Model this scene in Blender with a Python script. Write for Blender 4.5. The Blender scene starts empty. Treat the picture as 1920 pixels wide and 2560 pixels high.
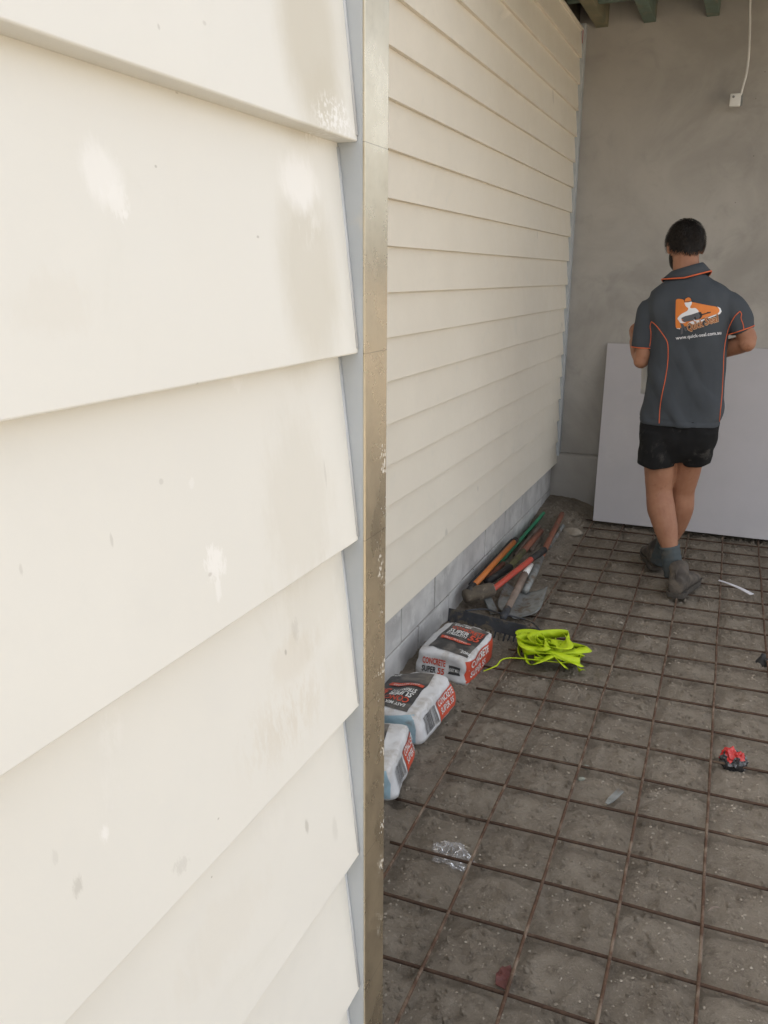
import bpy, bmesh, math, random
from mathutils import Vector, Matrix, noise, geometry
from mathutils.bvhtree import BVHTree
random.seed(7)
rad = math.radians
scene = bpy.context.scene
COL = scene.collection

# ------------------------------------------------------------------ camera
FPX, PITCH, YAW, ROLL, EYE = 2114.306, rad(15.6852), rad(22.8141), rad(-0.3426), 1.5614
_f = Vector((-math.sin(YAW)*math.cos(PITCH), math.cos(YAW)*math.cos(PITCH), -math.sin(PITCH)))
_r = Vector((math.cos(YAW), math.sin(YAW), 0)); _d = _f.cross(_r)
_R = math.cos(ROLL)*_r + math.sin(ROLL)*_d
_D = -math.sin(ROLL)*_r + math.cos(ROLL)*_d
CP = Vector((0, 0, EYE))
cam_data = bpy.data.cameras.new('camera'); cam = bpy.data.objects.new('camera', cam_data); COL.objects.link(cam)
cam_data.sensor_fit = 'VERTICAL'; cam_data.sensor_height = 36; cam_data.lens = FPX/2560*36
cam_data.clip_start = .02; cam_data.clip_end = 2000
cam.matrix_world = Matrix((( _R.x, -_D.x, -_f.x, CP.x), (_R.y, -_D.y, -_f.y, CP.y), (_R.z, -_D.z, -_f.z, CP.z), (0, 0, 0, 1)))
scene.camera = cam

# ------------------------------------------------------------------ sky, sun, exposure
SUN_EL, SUN_AZ = 58, 250          # azimuth clockwise from +y; the house shades the place, the yard beyond is sunlit
world = bpy.data.worlds.new('World'); scene.world = world; world.use_nodes = True
wn = world.node_tree; bg = wn.nodes['Background']
sky = wn.nodes.new('ShaderNodeTexSky'); sky.sky_type = 'NISHITA'; sky.sun_disc = False
sky.sun_elevation = rad(SUN_EL); sky.sun_rotation = rad(SUN_AZ); sky.dust_density = 4; sky.air_density = 1.0; sky.ozone_density = 1
hs = wn.nodes.new('ShaderNodeHueSaturation'); hs.inputs['Saturation'].default_value = .22   # cloud-covered sky
wn.links.new(sky.outputs[0], hs.inputs['Color']); wn.links.new(hs.outputs[0], bg.inputs[0]); bg.inputs[1].default_value = .15
sd = bpy.data.lights.new('sun', 'SUN'); sd.energy = 1.1; sd.angle = rad(.6); sd.color = (1, .95, .87)
sun = bpy.data.objects.new('sun', sd); COL.objects.link(sun)
_a, _e = rad(SUN_AZ), rad(SUN_EL)
sun.rotation_euler = Vector((math.sin(_a)*math.cos(_e), math.cos(_a)*math.cos(_e), math.sin(_e))).to_track_quat('Z', 'Y').to_euler()
sun.location = (-6, -4, 8)
scene.view_settings.view_transform = 'Standard'; scene.view_settings.look = 'None'
scene.view_settings.gamma = 1; scene.view_settings.exposure = 1.62

# ------------------------------------------------------------------ helpers
def ray(px, py):
    return (_R*((px-960)/FPX) + _D*((py-1280)/FPX) + _f)
def atY(px, py, y): d = ray(px, py); return CP + d*(y/d.y)
def atX(px, py, x): d = ray(px, py); return CP + d*(x/d.x)
def atZ(px, py, z): d = ray(px, py); return CP + d*((z-EYE)/d.z)

class MB:
    """collects geometry in world coordinates, then links it as one mesh object"""
    def __init__(s): s.v = []; s.f = []
    def add(s, vs, fs):
        o = len(s.v); s.v += [Vector(p) for p in vs]; s.f += [tuple(i+o for i in f) for f in fs]; return s
    def box(s, x0, x1, y0, y1, z0, z1):
        v = [(x, y, z) for x in (x0, x1) for y in (y0, y1) for z in (z0, z1)]
        return s.add(v, [(0,1,3,2),(4,6,7,5),(0,4,5,1),(2,3,7,6),(0,2,6,4),(1,5,7,3)])
    def loft(s, rings, cap=True):
        n = len(rings[0]); vs = [p for r in rings for p in r]; fs = []
        for i in range(len(rings)-1):
            for k in range(n):
                fs.append((i*n+k, i*n+(k+1) % n, (i+1)*n+(k+1) % n, (i+1)*n+k))
        if cap: fs.append(tuple(range(n))[::-1]); fs.append(tuple(range((len(rings)-1)*n, len(rings)*n)))
        return s.add(vs, fs)
    def tube(s, pts, r, n=8, flat=1.0, cap=True, up=None):
        pts = [Vector(p) for p in pts]; rings = []
        if not hasattr(r, '__len__'): r = [r]*len(pts)
        u = None
        for i, p in enumerate(pts):
            t = (pts[min(i+1, len(pts)-1)]-pts[max(i-1, 0)]).normalized()
            if u is None:
                a = Vector(up) if up else (Vector((0, 0, 1)) if abs(t.z) < .9 else Vector((1, 0, 0)))
                u = (a - t*a.dot(t)).normalized()
            else: u = (u - t*u.dot(t)).normalized()
            w = t.cross(u)
            rings.append([p + (u*math.sin(2*math.pi*k/n)*flat + w*math.cos(2*math.pi*k/n))*r[i] for k in range(n)])
        return s.loft(rings, cap)
    def ball(s, c, rx, ry, rz, n=16, m=10, M=None):
        c = Vector(c); vs = [Vector((0, 0, -rz))]
        for i in range(1, m):
            t = -math.pi/2+math.pi*i/m
            for k in range(n):
                a = 2*math.pi*k/n; vs.append(Vector((rx*math.cos(t)*math.cos(a), ry*math.cos(t)*math.sin(a), rz*math.sin(t))))
        vs.append(Vector((0, 0, rz))); fs = []
        for k in range(n): fs.append((0, 1+(k+1) % n, 1+k))
        for i in range(m-2):
            for k in range(n):
                a = 1+i*n; fs.append((a+k, a+(k+1) % n, a+n+(k+1) % n, a+n+k))
        e = len(vs)-1; a = 1+(m-2)*n
        for k in range(n): fs.append((a+k, a+(k+1) % n, e))
        return s.add([c+(M @ p if M else p) for p in vs], fs)
    def mesh(s, name, off=Vector()):
        me = bpy.data.meshes.new(name); me.from_pydata([p-off for p in s.v], [], s.f); me.validate(); me.update(); return me
    def build(s, name, mat, parent=None, smooth=False, bevel=0, seg=2, recalc=True):
        off = world_loc(parent)
        me = s.mesh(name, off)
        if recalc or bevel:
            bm = bmesh.new(); bm.from_mesh(me)
            if recalc: bmesh.ops.recalc_face_normals(bm, faces=bm.faces)
            if bevel: bmesh.ops.bevel(bm, geom=[e for e in bm.edges if len(e.link_faces) == 2 and e.calc_face_angle(0) > .6], offset=bevel, segments=seg, affect='EDGES', profile=.6)
            bm.to_mesh(me); bm.free()
        return link(name, me, mat, parent, smooth)
def world_loc(o):
    p = Vector()
    while o: p += o.location; o = o.parent
    return p
def link(name, me, mat, parent=None, smooth=False):
    o = bpy.data.objects.new(name, me); COL.objects.link(o); o.parent = parent
    if mat: me.materials.clear(); me.materials.append(mat)
    if smooth: me.polygons.foreach_set('use_smooth', [True]*len(me.polygons))
    return o
def thing(name, label, cat, loc, group=None):
    o = bpy.data.objects.new(name, None); COL.objects.link(o); o.location = loc; o.empty_display_size = .05
    return tag(o, label, cat, group)
def tag(o, label, cat, group=None):
    o['label'] = label; o['category'] = cat
    if group: o['group'] = group
    return o
def recentre(o):
    """origin of a one-mesh thing to its base"""
    me = o.data; n = len(me.vertices)
    c = sum((v.co for v in me.vertices), Vector())/n; c.z = min(v.co.z for v in me.vertices)
    me.transform(Matrix.Translation(-c)); o.location += c; return o
def remeshed(mb, voxel, smooth_it=4):
    me = mb.mesh('tmp'); o = bpy.data.objects.new('tmp', me); COL.objects.link(o)
    m = o.modifiers.new('r', 'REMESH'); m.mode = 'VOXEL'; m.voxel_size = voxel
    if smooth_it: q = o.modifiers.new('s', 'SMOOTH'); q.iterations = smooth_it; q.factor = .5
    bpy.context.view_layer.update()
    r = bpy.data.meshes.new_from_object(o.evaluated_get(bpy.context.evaluated_depsgraph_get()))
    bpy.data.objects.remove(o); bpy.data.meshes.remove(me); return r
def bvh_of(me, off=Vector()):
    return BVHTree.FromPolygons([v.co+off for v in me.vertices], [tuple(p.vertices) for p in me.polygons])
def fr(p, s=1.0, o=4): return noise.fractal(Vector(p)*s, 1.0, 2.0, o)
def sm(a, b, x): t = min(1, max(0, (x-a)/(b-a))); return t*t*(3-2*t)
def catmull(P, n, closed=False):
    P = [Vector(p) for p in P]; out = []; L = len(P)
    for i in range(L if closed else L-1):
        g = lambda k: P[k % L] if closed else P[max(0, min(L-1, k))]
        a, b, c, d = g(i-1), g(i), g(i+1), g(i+2)
        for j in range(n):
            t = j/n; out.append(.5*((2*b)+(c-a)*t+(2*a-5*b+4*c-d)*t*t+(3*b-a-3*c+d)*t**3))
    if not closed: out.append(P[-1])
    return out

# ------------------------------------------------------------------ material helper
class Mat:
    def __init__(s, name, coord='obj'):
        s.m = bpy.data.materials.new(name); s.m.use_nodes = True; s.t = s.m.node_tree; s.b = s.t.nodes['Principled BSDF']
        if coord == 'pos': s.vec = s.n('ShaderNodeNewGeometry').outputs['Position']
        else: s.vec = s.n('ShaderNodeTexCoord').outputs['Object']
    def n(s, t, **k):
        x = s.t.nodes.new(t)
        for a, b in k.items(): setattr(x, a, b)
        return x
    def put(s, sock, v):
        if isinstance(v, bpy.types.NodeSocket): s.t.links.new(v, sock)
        elif v is not None:
            if hasattr(v, '__len__') and sock.type == 'RGBA' and len(v) == 3: v = (*v, 1)
            sock.default_value = v
    def noise(s, scale, detail=4, rough=.55, vec=None, dist=0.0):
        x = s.n('ShaderNodeTexNoise'); s.put(x.inputs['Vector'], vec or s.vec); x.inputs['Scale'].default_value = scale
        x.inputs['Detail'].default_value = detail; x.inputs['Roughness'].default_value = rough; x.inputs['Distortion'].default_value = dist
        return x.outputs['Fac']
    def voro(s, scale, feat='F1', vec=None, out='Distance'):
        x = s.n('ShaderNodeTexVoronoi', feature=feat); s.put(x.inputs['Vector'], vec or s.vec); x.inputs['Scale'].default_value = scale; return x.outputs[out]
    def ramp(s, fac, lo, hi, a=0.0, b=1.0):
        x = s.n('ShaderNodeMapRange', interpolation_type='SMOOTHSTEP'); s.put(x.inputs['Value'], fac)
        x.inputs['From Min'].default_value = lo; x.inputs['From Max'].default_value = hi; x.inputs['To Min'].default_value = a; x.inputs['To Max'].default_value = b
        return x.outputs['Result']
    def math(s, op, a, b=0.0):
        x = s.n('ShaderNodeMath', operation=op); s.put(x.inputs[0], a); s.put(x.inputs[1], b); return x.outputs[0]
    def vmath(s, op, a, b=None):
        x = s.n('ShaderNodeVectorMath', operation=op); s.put(x.inputs[0], a)
        if b is not None: s.put(x.inputs[1], b)
        return x.outputs['Value'] if op == 'LENGTH' else x.outputs['Vector']
    def mix(s, fac, a, b, mode='MIX'):
        x = s.n('ShaderNodeMix', data_type='RGBA', blend_type=mode); s.put(x.inputs['Factor'], fac); s.put(x.inputs['A'], a) if False else None
        s.put(x.inputs[6], a); s.put(x.inputs[7], b); return x.outputs[2]
    def sep(s):
        x = s.n('ShaderNodeSeparateXYZ'); s.put(x.inputs[0], s.vec); return x.outputs
    def out(s, col=None, rough=None, metal=None, spec=None, height=None, bump=.3, dist=.01):
        s.put(s.b.inputs['Base Color'], col); s.put(s.b.inputs['Roughness'], rough); s.put(s.b.inputs['Metallic'], metal); s.put(s.b.inputs['Specular IOR Level'], spec)
        if height is not None:
            x = s.n('ShaderNodeBump'); x.inputs['Strength'].default_value = bump; x.inputs['Distance'].default_value = dist
            s.put(x.inputs['Height'], height); s.put(s.b.inputs['Normal'], x.outputs[0])
        return s.m
def simple(name, c1, c2, scale=20, rough=.6, bump=.2, bscale=150, metal=0.0, spec=.4, dirt=None, dscale=9, dlo=.5, dhi=.7, coord='obj', dist=.004):
    k = Mat(name, coord); c = k.mix(k.ramp(k.noise(scale, 5), .3, .7), c1, c2)
    if dirt: c = k.mix(k.ramp(k.noise(dscale, 6, .65, dist=.4), dlo, dhi), c, dirt)
    return k.out(c, rough, metal, spec, k.noise(bscale, 4) if bump else None, bump, dist)

# ------------------------------------------------------------------ layout constants (metres)
EXPO, FIRST = .150, .303           # weatherboard exposure and lowest drip edge
NEAR_X, NEAR_END = -.2735, .597    # near wall: outer drip plane and where its boards stop
FAR_X, FAR_END = -1.130, 5.790
BACK_Y = 5.840
DECK_Z = 3.255

# ------------------------------------------------------------------ materials of the setting
def board_paint(name, marks=(), ca=(.765, .754, .706), cb=(.738, .726, .677)):
    k = Mat(name, 'pos'); X = k.sep()
    base = k.mix(k.ramp(k.noise(2.6, 5), .3, .7), ca, cb)
    base = k.mix(k.ramp(k.noise(31, 4), .45, .8), base, tuple(.965*q for q in ca))
    base = k.mix(k.ramp(k.noise(7, 6, .6, dist=1.0), .58, .8, 0, .42), base, (.655, .64, .565))
    mp_ = k.n('ShaderNodeMapping'); k.put(mp_.inputs['Vector'], k.vec); mp_.inputs['Scale'].default_value = (1, 1, .4)
    nz = k.noise(70, 6, .7, vec=mp_.outputs[0]); nf = k.noise(260, 3, .6); ns = k.noise(230, 5, .75, vec=mp_.outputs[0])
    for cy, cz, ry, rz, col, st, amp, gran in marks:
        d = k.vmath('LENGTH', k.vmath('MULTIPLY', k.vmath('SUBTRACT', k.vec, (0, cy, cz)), (0, 1/ry, 1/rz)))
        small = ry < .011 and rz < .022
        d = k.math('ADD', d, k.math('MULTIPLY', k.math('SUBTRACT', nz if not small else ns, .5), amp*(2.6 if small else 1)))
        f = k.ramp(d, 1.10, .45, 0, st)
        if gran: f = k.math('MULTIPLY', f, k.ramp(nf if gran == 2 else nz, .44, .62))
        base = k.mix(f, base, col)
    h = k.math('ADD', k.math('MULTIPLY', k.noise(420, 2), .5), k.noise(38, 3))
    return k.out(base, k.ramp(k.noise(12, 4), .3, .7, .40, .56), 0.0, .42, h, .06, .002)

WHITE, OLIVE, GREY, TAN = (.84, .83, .80), (.52, .475, .37), (.36, .34, .30), (.60, .53, .42)
_marks = []
def mark(px, py, rx, ry, col, st, amp=.9, gran=0):
    c = atX(px, py, -.281); a = atX(px-rx, py, -.281); b = atX(px+rx, py, -.281); u = atX(px, py-ry, -.281); d = atX(px, py+ry, -.281)
    _marks.append((c.y, c.z, abs(b.y-a.y)/2, abs(u.z-d.z)/2, col, st, amp, gran))
mark(770, 90, 92, 300, OLIVE, .62, .3); mark(800, 250, 60, 110, OLIVE, .25, .9)
mark(772, 690, 84, 300, OLIVE, .45, .45); mark(745, 1250, 95, 260, OLIVE, .18, 1.2); mark(740, 1640, 70, 60, TAN, .22, 1.6)
mark(715, 1790, 150, 130, TAN, .34, 2.4, 1); mark(800, 1500, 90, 130, OLIVE, .15, 1.5)
mark(265, 434, 62, 95, WHITE, .75, 1.5); mark(300, 500, 30, 50, WHITE, .7, 1.4); mark(320, 536, 9, 13, WHITE, .8)
mark(765, 455, 58, 85, WHITE, .85, 1.3); mark(775, 560, 50, 80, WHITE, .5, 2.2, 1); mark(818, 300, 58, 66, WHITE, .9, 1.2, 2)
mark(525, 1405, 26, 46, WHITE, .9, 1.3); mark(528, 1470, 8, 32, WHITE, .7, .8); mark(512, 1434, 7, 6, GREY, .4, 1)
mark(300, 1835, 46, 86, WHITE, .5, 2.6, 1); mark(263, 2088, 13, 28, WHITE, .9, .8); mark(280, 1965, 30, 50, WHITE, .25, 2, 1)
mark(190, 2212, 13, 30, GREY, .35, 1.2); mark(145, 2145, 10, 22, GREY, .15, 1); mark(434, 2158, 20, 20, GREY, .22, 1.4); mark(770, 2065, 5, 20, GREY, .45, .6)
mark(832, 2070, 7, 34, GREY, .18, .4); mark(748, 1578, 9, 34, GREY, .24, 1); mark(722, 1632, 3, 9, GREY, .6, .5); mark(811, 1185, 3, 40, GREY, .22, .4)
mark(283, 1350, 4, 18, GREY, .3, 1); mark(415, 1205, 6, 8, GREY, .25, .8); mark(58, 1425, 5, 16, GREY, .25, .8); mark(466, 962, 5, 9, GREY, .4, .6)
mark(407, 415, 3.5, 4.5, GREY, .55, .4); mark(648, 592, 3.5, 4, GREY, .55, .4); mark(373, 70, 4, 9, GREY, .35, .5); mark(494, 60, 6, 7, GREY, .3, .5)
mark(476, 229, 4, 3, GREY, .5, .5); mark(530, 2042, 3, 3, GREY, .6, .3); mark(547, 2198, 2.5, 3, GREY, .7, .3); mark(620, 960, 14, 22, WHITE, .35, 1.2); mark(487, 1210, 9, 14, WHITE, .4, 1.2)
mark(690, 2060, 70, 80, WHITE, .18, 2.0, 1); mark(130, 760, 140, 90, TAN, .10, 2.0); mark(560, 2330, 130, 90, TAN, .10, 2.0)
_bm = {}
def near_paint(k):
    z0 = FIRST+k*EXPO; ms = [m for m in _marks if m[1]-m[3]*1.7 < z0+EXPO and m[1]+m[3]*1.7 > z0]
    if not ms: k = -99
    if k not in _bm: _bm[k] = board_paint('cream_weatherboard_paint_marked', ms)
    return _bm[k]
M_BOARD_FAR = board_paint('cream_weatherboard_paint', [(5.1, 2.52, .02, .05, GREY, .35, 1.2, 0), (4.9, 1.78, .01, .03, GREY, .4, 1, 0), (5.6, .62, .03, .04, GREY, .3, 2, 1), (3.4, .46, .02, .03, GREY, .35, 1, 0), (3.9, .55, .015, .02, GREY, .3, 1, 0), (5.7, 1.25, .02, .02, GREY, .5, 1, 0), (4.3, 2.3, .5, .25, TAN, .15, 2, 0)], (.790, .738, .635), (.765, .712, .608))
M_STOPGREY = simple('blue_grey_flashing', (.47, .50, .525), (.42, .45, .475), 14, .42, .05, 300, coord='pos', dirt=(.52, .50, .45), dlo=.6, dhi=.8)
M_SEAL = simple('pale_grey_sealant', (.56, .58, .60), (.50, .52, .55), 40, .35, .2, 120, coord='pos')
def bronze():
    k = Mat('champagne_anodised_aluminium', 'pos'); X = k.sep()
    c = k.mix(k.noise(9, 5), (.62, .555, .435), (.56, .50, .385)); c = k.mix(k.ramp(k.noise(60, 5, .7), .45, .75, 0, .5), c, (.46, .41, .315))
    lines = k.math('ABSOLUTE', k.math('SUBTRACT', k.math('FRACT', k.math('ADD', k.math('DIVIDE', k.math('SUBTRACT', X[2], FIRST), EXPO), .5)), .5))
    c = k.mix(k.ramp(lines, .0028, .0010, 0, .6), c, (.16, .14, .115))
    cs = k.n('ShaderNodeMapping'); k.put(cs.inputs['Vector'], k.vec); cs.inputs['Scale'].default_value = (0, 430, 210)
    sp = k.voro(1, vec=cs.outputs[0])
    edge = k.ramp(X[1], .607, .638); band = k.math('MULTIPLY', k.ramp(X[2], .75, 1.10), k.ramp(X[2], 1.50, 1.40))
    dens = k.math('MULTIPLY', k.math('MULTIPLY', edge, band), k.ramp(k.noise(30, 3), .45, .62))
    speck = k.ramp(k.math('SUBTRACT', k.math('MULTIPLY', dens, .52), sp), .0, .06)
    cs2 = k.n('ShaderNodeMapping'); k.put(cs2.inputs['Vector'], k.vec); cs2.inputs['Scale'].default_value = (0, 900, 70); cs2.inputs['Rotation'].default_value = (.5, 0, 0)
    scr = k.math('MULTIPLY', k.ramp(k.noise(1, 2, vec=cs2.outputs[0]), .70, .74), k.ramp(k.noise(18, 3), .55, .65))
    c = k.mix(k.math('MULTIPLY', scr, .5), c, (.75, .72, .66)); c = k.mix(speck, c, (.80, .77, .70))
    paint = k.math('MAXIMUM', speck, k.math('MULTIPLY', scr, .5))
    return k.out(c, k.ramp(k.noise(25, 5), .3, .7, .24, .36), k.math('SUBTRACT', .96, k.math('MULTIPLY', paint, .8)), .5, k.noise(300, 3), .05, .001)
M_BRONZE = bronze()
def render_mat():
    k = Mat('cement_render', 'pos')
    c = k.mix(k.ramp(k.noise(1.6, 6, .6, dist=.6), .34, .66), (.335, .316, .290), (.435, .412, .380)); c = k.mix(k.ramp(k.noise(4.5, 6, .65, dist=1), .5, .75, 0, .55), c, (.285, .272, .252))
    c = k.mix(k.ramp(k.noise(0.9, 4, .6), .45, .7, 0, .5), c, (.44, .41, .37)); c = k.mix(k.ramp(k.voro(9), .03, .02, 0, .8), c, (.08, .07, .06))
    return k.out(c, .9, 0.0, .2, k.math('ADD', k.noise(14, 5), k.math('MULTIPLY', k.noise(260, 3), .35)), .25, .006)
M_RENDER = render_mat()
M_BLOCK = simple('grey_concrete_block', (.56, .55, .535), (.42, .41, .40), 7, .92, .45, 170, spec=.2, coord='pos', dirt=(.62, .61, .59), dscale=5, dlo=.48, dhi=.66)
M_MORTAR = simple('mortar', (.34, .32, .295), (.26, .245, .225), 12, .95, .5, 150, spec=.15, coord='pos')
M_PINE = simple('green_treated_pine', (.15, .20, .165), (.115, .15, .125), 9, .8, .3, 90, spec=.25, dirt=(.24, .22, .16), dlo=.5, dhi=.7, coord='pos')
M_PINEB = simple('brown_treated_pine', (.24, .215, .14), (.18, .17, .115), 8, .8, .3, 90, spec=.25, dirt=(.16, .17, .12), dlo=.5, dhi=.7, coord='pos')
M_DECK = simple('dark_flooring_sheet', (.10, .085, .065), (.06, .055, .045), 10, .85, .3, 80, spec=.2, coord='pos')
def soil():
    k = Mat('damp_sandy_soil', 'pos')
    c = k.mix(k.ramp(k.noise(5, 7, .62), .3, .7), (.250, .210, .165), (.340, .292, .234)); c = k.mix(k.ramp(k.noise(26, 6, .7), .5, .72, 0, .7), c, (.150, .122, .094))
    c = k.mix(k.ramp(k.noise(90, 4, .7), .52, .72, 0, .6), c, (.42, .37, .305)); c = k.mix(k.ramp(k.voro(170), .16, .10, 0, .55), c, (.34, .30, .25))
    c = k.mix(k.ramp(k.noise(1.3, 4), .5, .7, 0, .35), c, (.19, .155, .118))
    h = k.math('ADD', k.math('MULTIPLY', k.noise(45, 7, .72), 1.0), k.math('MULTIPLY', k.noise(300, 4, .7), .45))
    return k.out(c, .95, 0.0, .15, h, 1.0, .02)
M_SOIL = soil()
M_STONE = simple('pale_gravel', (.38, .335, .275), (.27, .23, .18), 30, .9, .2, 200, spec=.2, coord='pos', dirt=(.46, .42, .36), dscale=25, dlo=.62, dhi=.7)
M_RUST = simple('rusted_steel', (.105, .060, .038), (.070, .040, .026), 60, .85, .5, 300, metal=0.0, spec=.25, dirt=(.20, .152, .112), dscale=14, dlo=.46, dhi=.66, coord='pos', dist=.002)

M_RUST2 = simple('dark_rusted_steel', (.080, .048, .032), (.055, .033, .023), 60, .85, .5, 300, metal=0.0, spec=.25, dirt=(.135, .098, .070), dscale=12, dlo=.52, dhi=.7, coord='pos', dist=.002)
# ------------------------------------------------------------------ ground
TH = rad(.984); MX0, MY0 = -.5785, 3.9278
def bar_trench(x, y):
    a, b_ = x-MX0, y-MY0; u = (math.cos(TH)*a+math.sin(TH)*b_)/.2; v = (-math.sin(TH)*a+math.cos(TH)*b_)/.2
    du, dv = abs(u-round(u))*.2, abs(v-round(v))*.2
    w = sm(-.95, -.75, x)
    return w*(.007 - .013*math.exp(-(du/.026)**2) - .012*math.exp(-(dv/.020)**2))
def G(x, y):
    h = -.0225 + bar_trench(x, y) + .010*fr((x, y, 0), 2.1, 4) + .0085*fr((x, y, 3), 10, 4) + .0085*fr((x, y, 7), 27, 3) - .010*max(0, noise.noise(Vector((x*22, y*22, 5)))-.28)*3
    h += .022*sm(-.80, -1.0, x) + .008*sm(-.86, -1.15, x)*sm(3.4, 4.2, y)
    h += .040*sm(-.72, -1.05, x)*sm(5.15, 5.5, y) + .02*sm(5.45, 5.75, y)
    for fx, fy, a in FEET_PITS:
        dx, dy = x-fx, y-fy; c, s_ = math.cos(a), math.sin(a); u, v = c*dx+s_*dy, -s_*dx+c*dy
        q = (u/.055)**2+(v/.14)**2
        if q < 2.5: h -= .007*sm(1.3, .6, q); h += .004*sm(.8, 1.3, q)*sm(2.4, 1.5, q)
    return h
FEET_PITS = [(random.uniform(-.7, .6), random.uniform(1.3, 5.2), random.uniform(-.9, .9)) for _ in range(20)]
def frange(a, b, st): n = int(round((b-a)/st)); return [a+(b-a)*i/n for i in range(n+1)]
gx = [-300, -80, -20, -6, -3, -2, -1.5] + frange(-1.3, .62, .012) + [.7, .85, 1.1, 1.5, 2, 3, 6, 20, 80, 300]
gy = [-300, -80, -20, -6, -3, -1.5, -.5, 0, .4, .8] + frange(1.0, 3.0, .012)[:-1] + frange(3.0, 5.9, .015) + [6.2, 7, 9, 14, 30, 90, 300]
gm = MB()
for y in gy:
    for x in gx:
        far = x < -1.31 or x > .71 or y < .81 or y > 5.95
        gm.v.append(Vector((x, y, -.017 + (.03*fr((x, y, 0), .5, 2) if far and abs(x) < 25 and abs(y) < 25 else 0) if far else G(x, y))))
nx = len(gx)
for j in range(len(gy)-1):
    for i in range(nx-1): gm.f.append((j*nx+i, j*nx+i+1, (j+1)*nx+i+1, (j+1)*nx+i))
ground = gm.build('ground', M_SOIL, None, True, recalc=False); ground['kind'] = 'structure'; ground['label'] = 'bare brown sandy soil floor'

# unseen pale slab added to bounce warm light, right of and behind viewpoint
M_BOUNCE = simple('pale_bounce_slab', (.55, .46, .335), (.50, .415, .30), 3, .9, .3, 80, spec=.2, coord='pos', dirt=(.36, .32, .26), dscale=1.2, dlo=.5, dhi=.75)
dv_ = MB().box(2.1, 16, -9, 4.2, -.06, .012).box(-.2, 2.097, -12, -2.2, -.06, .012).build('bounce_slab', M_BOUNCE); dv_['kind'] = 'structure'; dv_['label'] = 'unseen pale slab added outside to bounce warm light'

# gravel lying on the soil
gv = MB()
for _ in range(13000):
    y = 1.15+4.5*random.random()**1.35; x = random.uniform(-1.12, .55)
    s_ = random.choice((.0011, .0014, .0016, .002, .0024, .003, .0042)) * (1 + .12*y)
    if random.random() < .008: s_ *= 2
    z = G(x, y)+s_*.3; a = random.random()*6.28; ca, sa = math.cos(a)*s_, math.sin(a)*s_; q = random.uniform(.5, 1)
    gv.add([(x+ca, y+sa, z), (x-sa*q, y+ca*q, z), (x-ca, y-sa, z), (x+sa*q, y-ca*q, z), (x, y, z+s_*.8), (x, y, z-s_*.8)],
           [(0,1,4),(1,2,4),(2,3,4),(3,0,4),(1,0,5),(2,1,5),(3,2,5),(0,3,5)])
grav = gv.build('gravel', M_STONE, None, recalc=False); grav['kind'] = 'stuff'; grav['label'] = 'fine pale gravel scattered over the soil'; grav['category'] = 'gravel'

# crumbs and clods of the same soil
cv = MB(); rc = random.Random(3)
for _ in range(9000):
    y = 1.15+4.5*rc.random()**1.3; x = rc.uniform(-1.12, .55)
    if noise.noise(Vector((x*5, y*5, 1))) < -.15+.5*rc.random()-.2: continue
    s_ = rc.choice((.003, .004, .005, .006, .008, .011))*(1+.08*y); z = G(x, y); vs = []
    for k in range(5):
        a = k*1.2566+rc.uniform(-.3, .3); r_ = s_*rc.uniform(.7, 1.15); vs.append((x+r_*math.cos(a), y+r_*math.sin(a), z-s_*.2))
    for k in range(4):
        a = k*1.57+rc.uniform(-.4, .4); r_ = s_*rc.uniform(.3, .65); vs.append((x+r_*math.cos(a), y+r_*math.sin(a), z+s_*rc.uniform(.3, .75)))
    cv.add(vs, [(5,6,7,8),(0,1,6,5),(1,2,6),(2,3,7,6),(3,4,8,7),(4,0,5,8)])
cl_ = cv.build('soil_clods', M_SOIL, None, recalc=False); cl_['kind'] = 'stuff'; cl_['label'] = 'small crumbs and clods of brown soil'; cl_['category'] = 'soil'

# ------------------------------------------------------------------ weatherboard walls
def board(parent, xo, y0, y1, z0, mat, name='weatherboard', jog=0):
    t, hh = .016, .180; dx = t/EXPO*hh; r = .0014
    prof = [(xo-t, z0)]                                          # inner lower corner, then round the drip edge
    for a in range(5):
        q = -math.pi/2 + (math.pi/2)*a/4; prof.append((xo-r+r*math.cos(q), z0+r+r*math.sin(q)))
    prof += [(xo-dx, z0+hh), (xo-dx-t, z0+hh)]
    ys = frange(y0, y1, .12) if y1-y0 < 3 else frange(y0, y1, .4)
    rings = []
    for y in ys:
        w = .0006*noise.noise(Vector((y*3, z0*7, jog))); rings.append([(x+w, y, z+w*.8) for x, z in prof])
    m = MB(); m.loft(rings); return m.build(name, mat, parent)
near = thing('weatherboard_wall', 'bright cream weatherboard wall marked with white filler patches and stains, ending at a bronze strip', 'wall', (-.30, -.3, -.05))
k0 = int(round((.003-FIRST)/EXPO))
for k in range(k0, 19):
    b = board(near, NEAR_X, -1.3, NEAR_END-.0006, FIRST+k*EXPO, near_paint(k))
    if k in range(1, 11):
        z0 = FIRST+k*EXPO; MB().tube([(NEAR_X-.0005, NEAR_END-.0012, z0+.004), (NEAR_X-.008, NEAR_END-.0012, z0+.075), (NEAR_X-.0160, NEAR_END-.0012, z0+.147)], .0016, 6).build('sealant_bead', M_SEAL, b, True)
MB().box(-1.36, -.3085, -1.3, .638, -.3, 3.2).build('wall_core', M_STOPGREY, near)
stop = MB().box(-.330, -.2695, NEAR_END, NEAR_END+.0022, -.2, 3.2).build('corner_stop', M_STOPGREY, near)
fl = MB().box(-.2705, -.2677, NEAR_END+.0004, .6408, -.2, 3.2).build('face_flange', M_BRONZE, stop, bevel=.0006, seg=2)
fl['label'] = 'champagne bronze aluminium face strip with white paint specks'
MB().box(-.3080, -.2708, .6385, .6408, -.2, 3.2).build('back_flange', M_BRONZE, stop)

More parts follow.
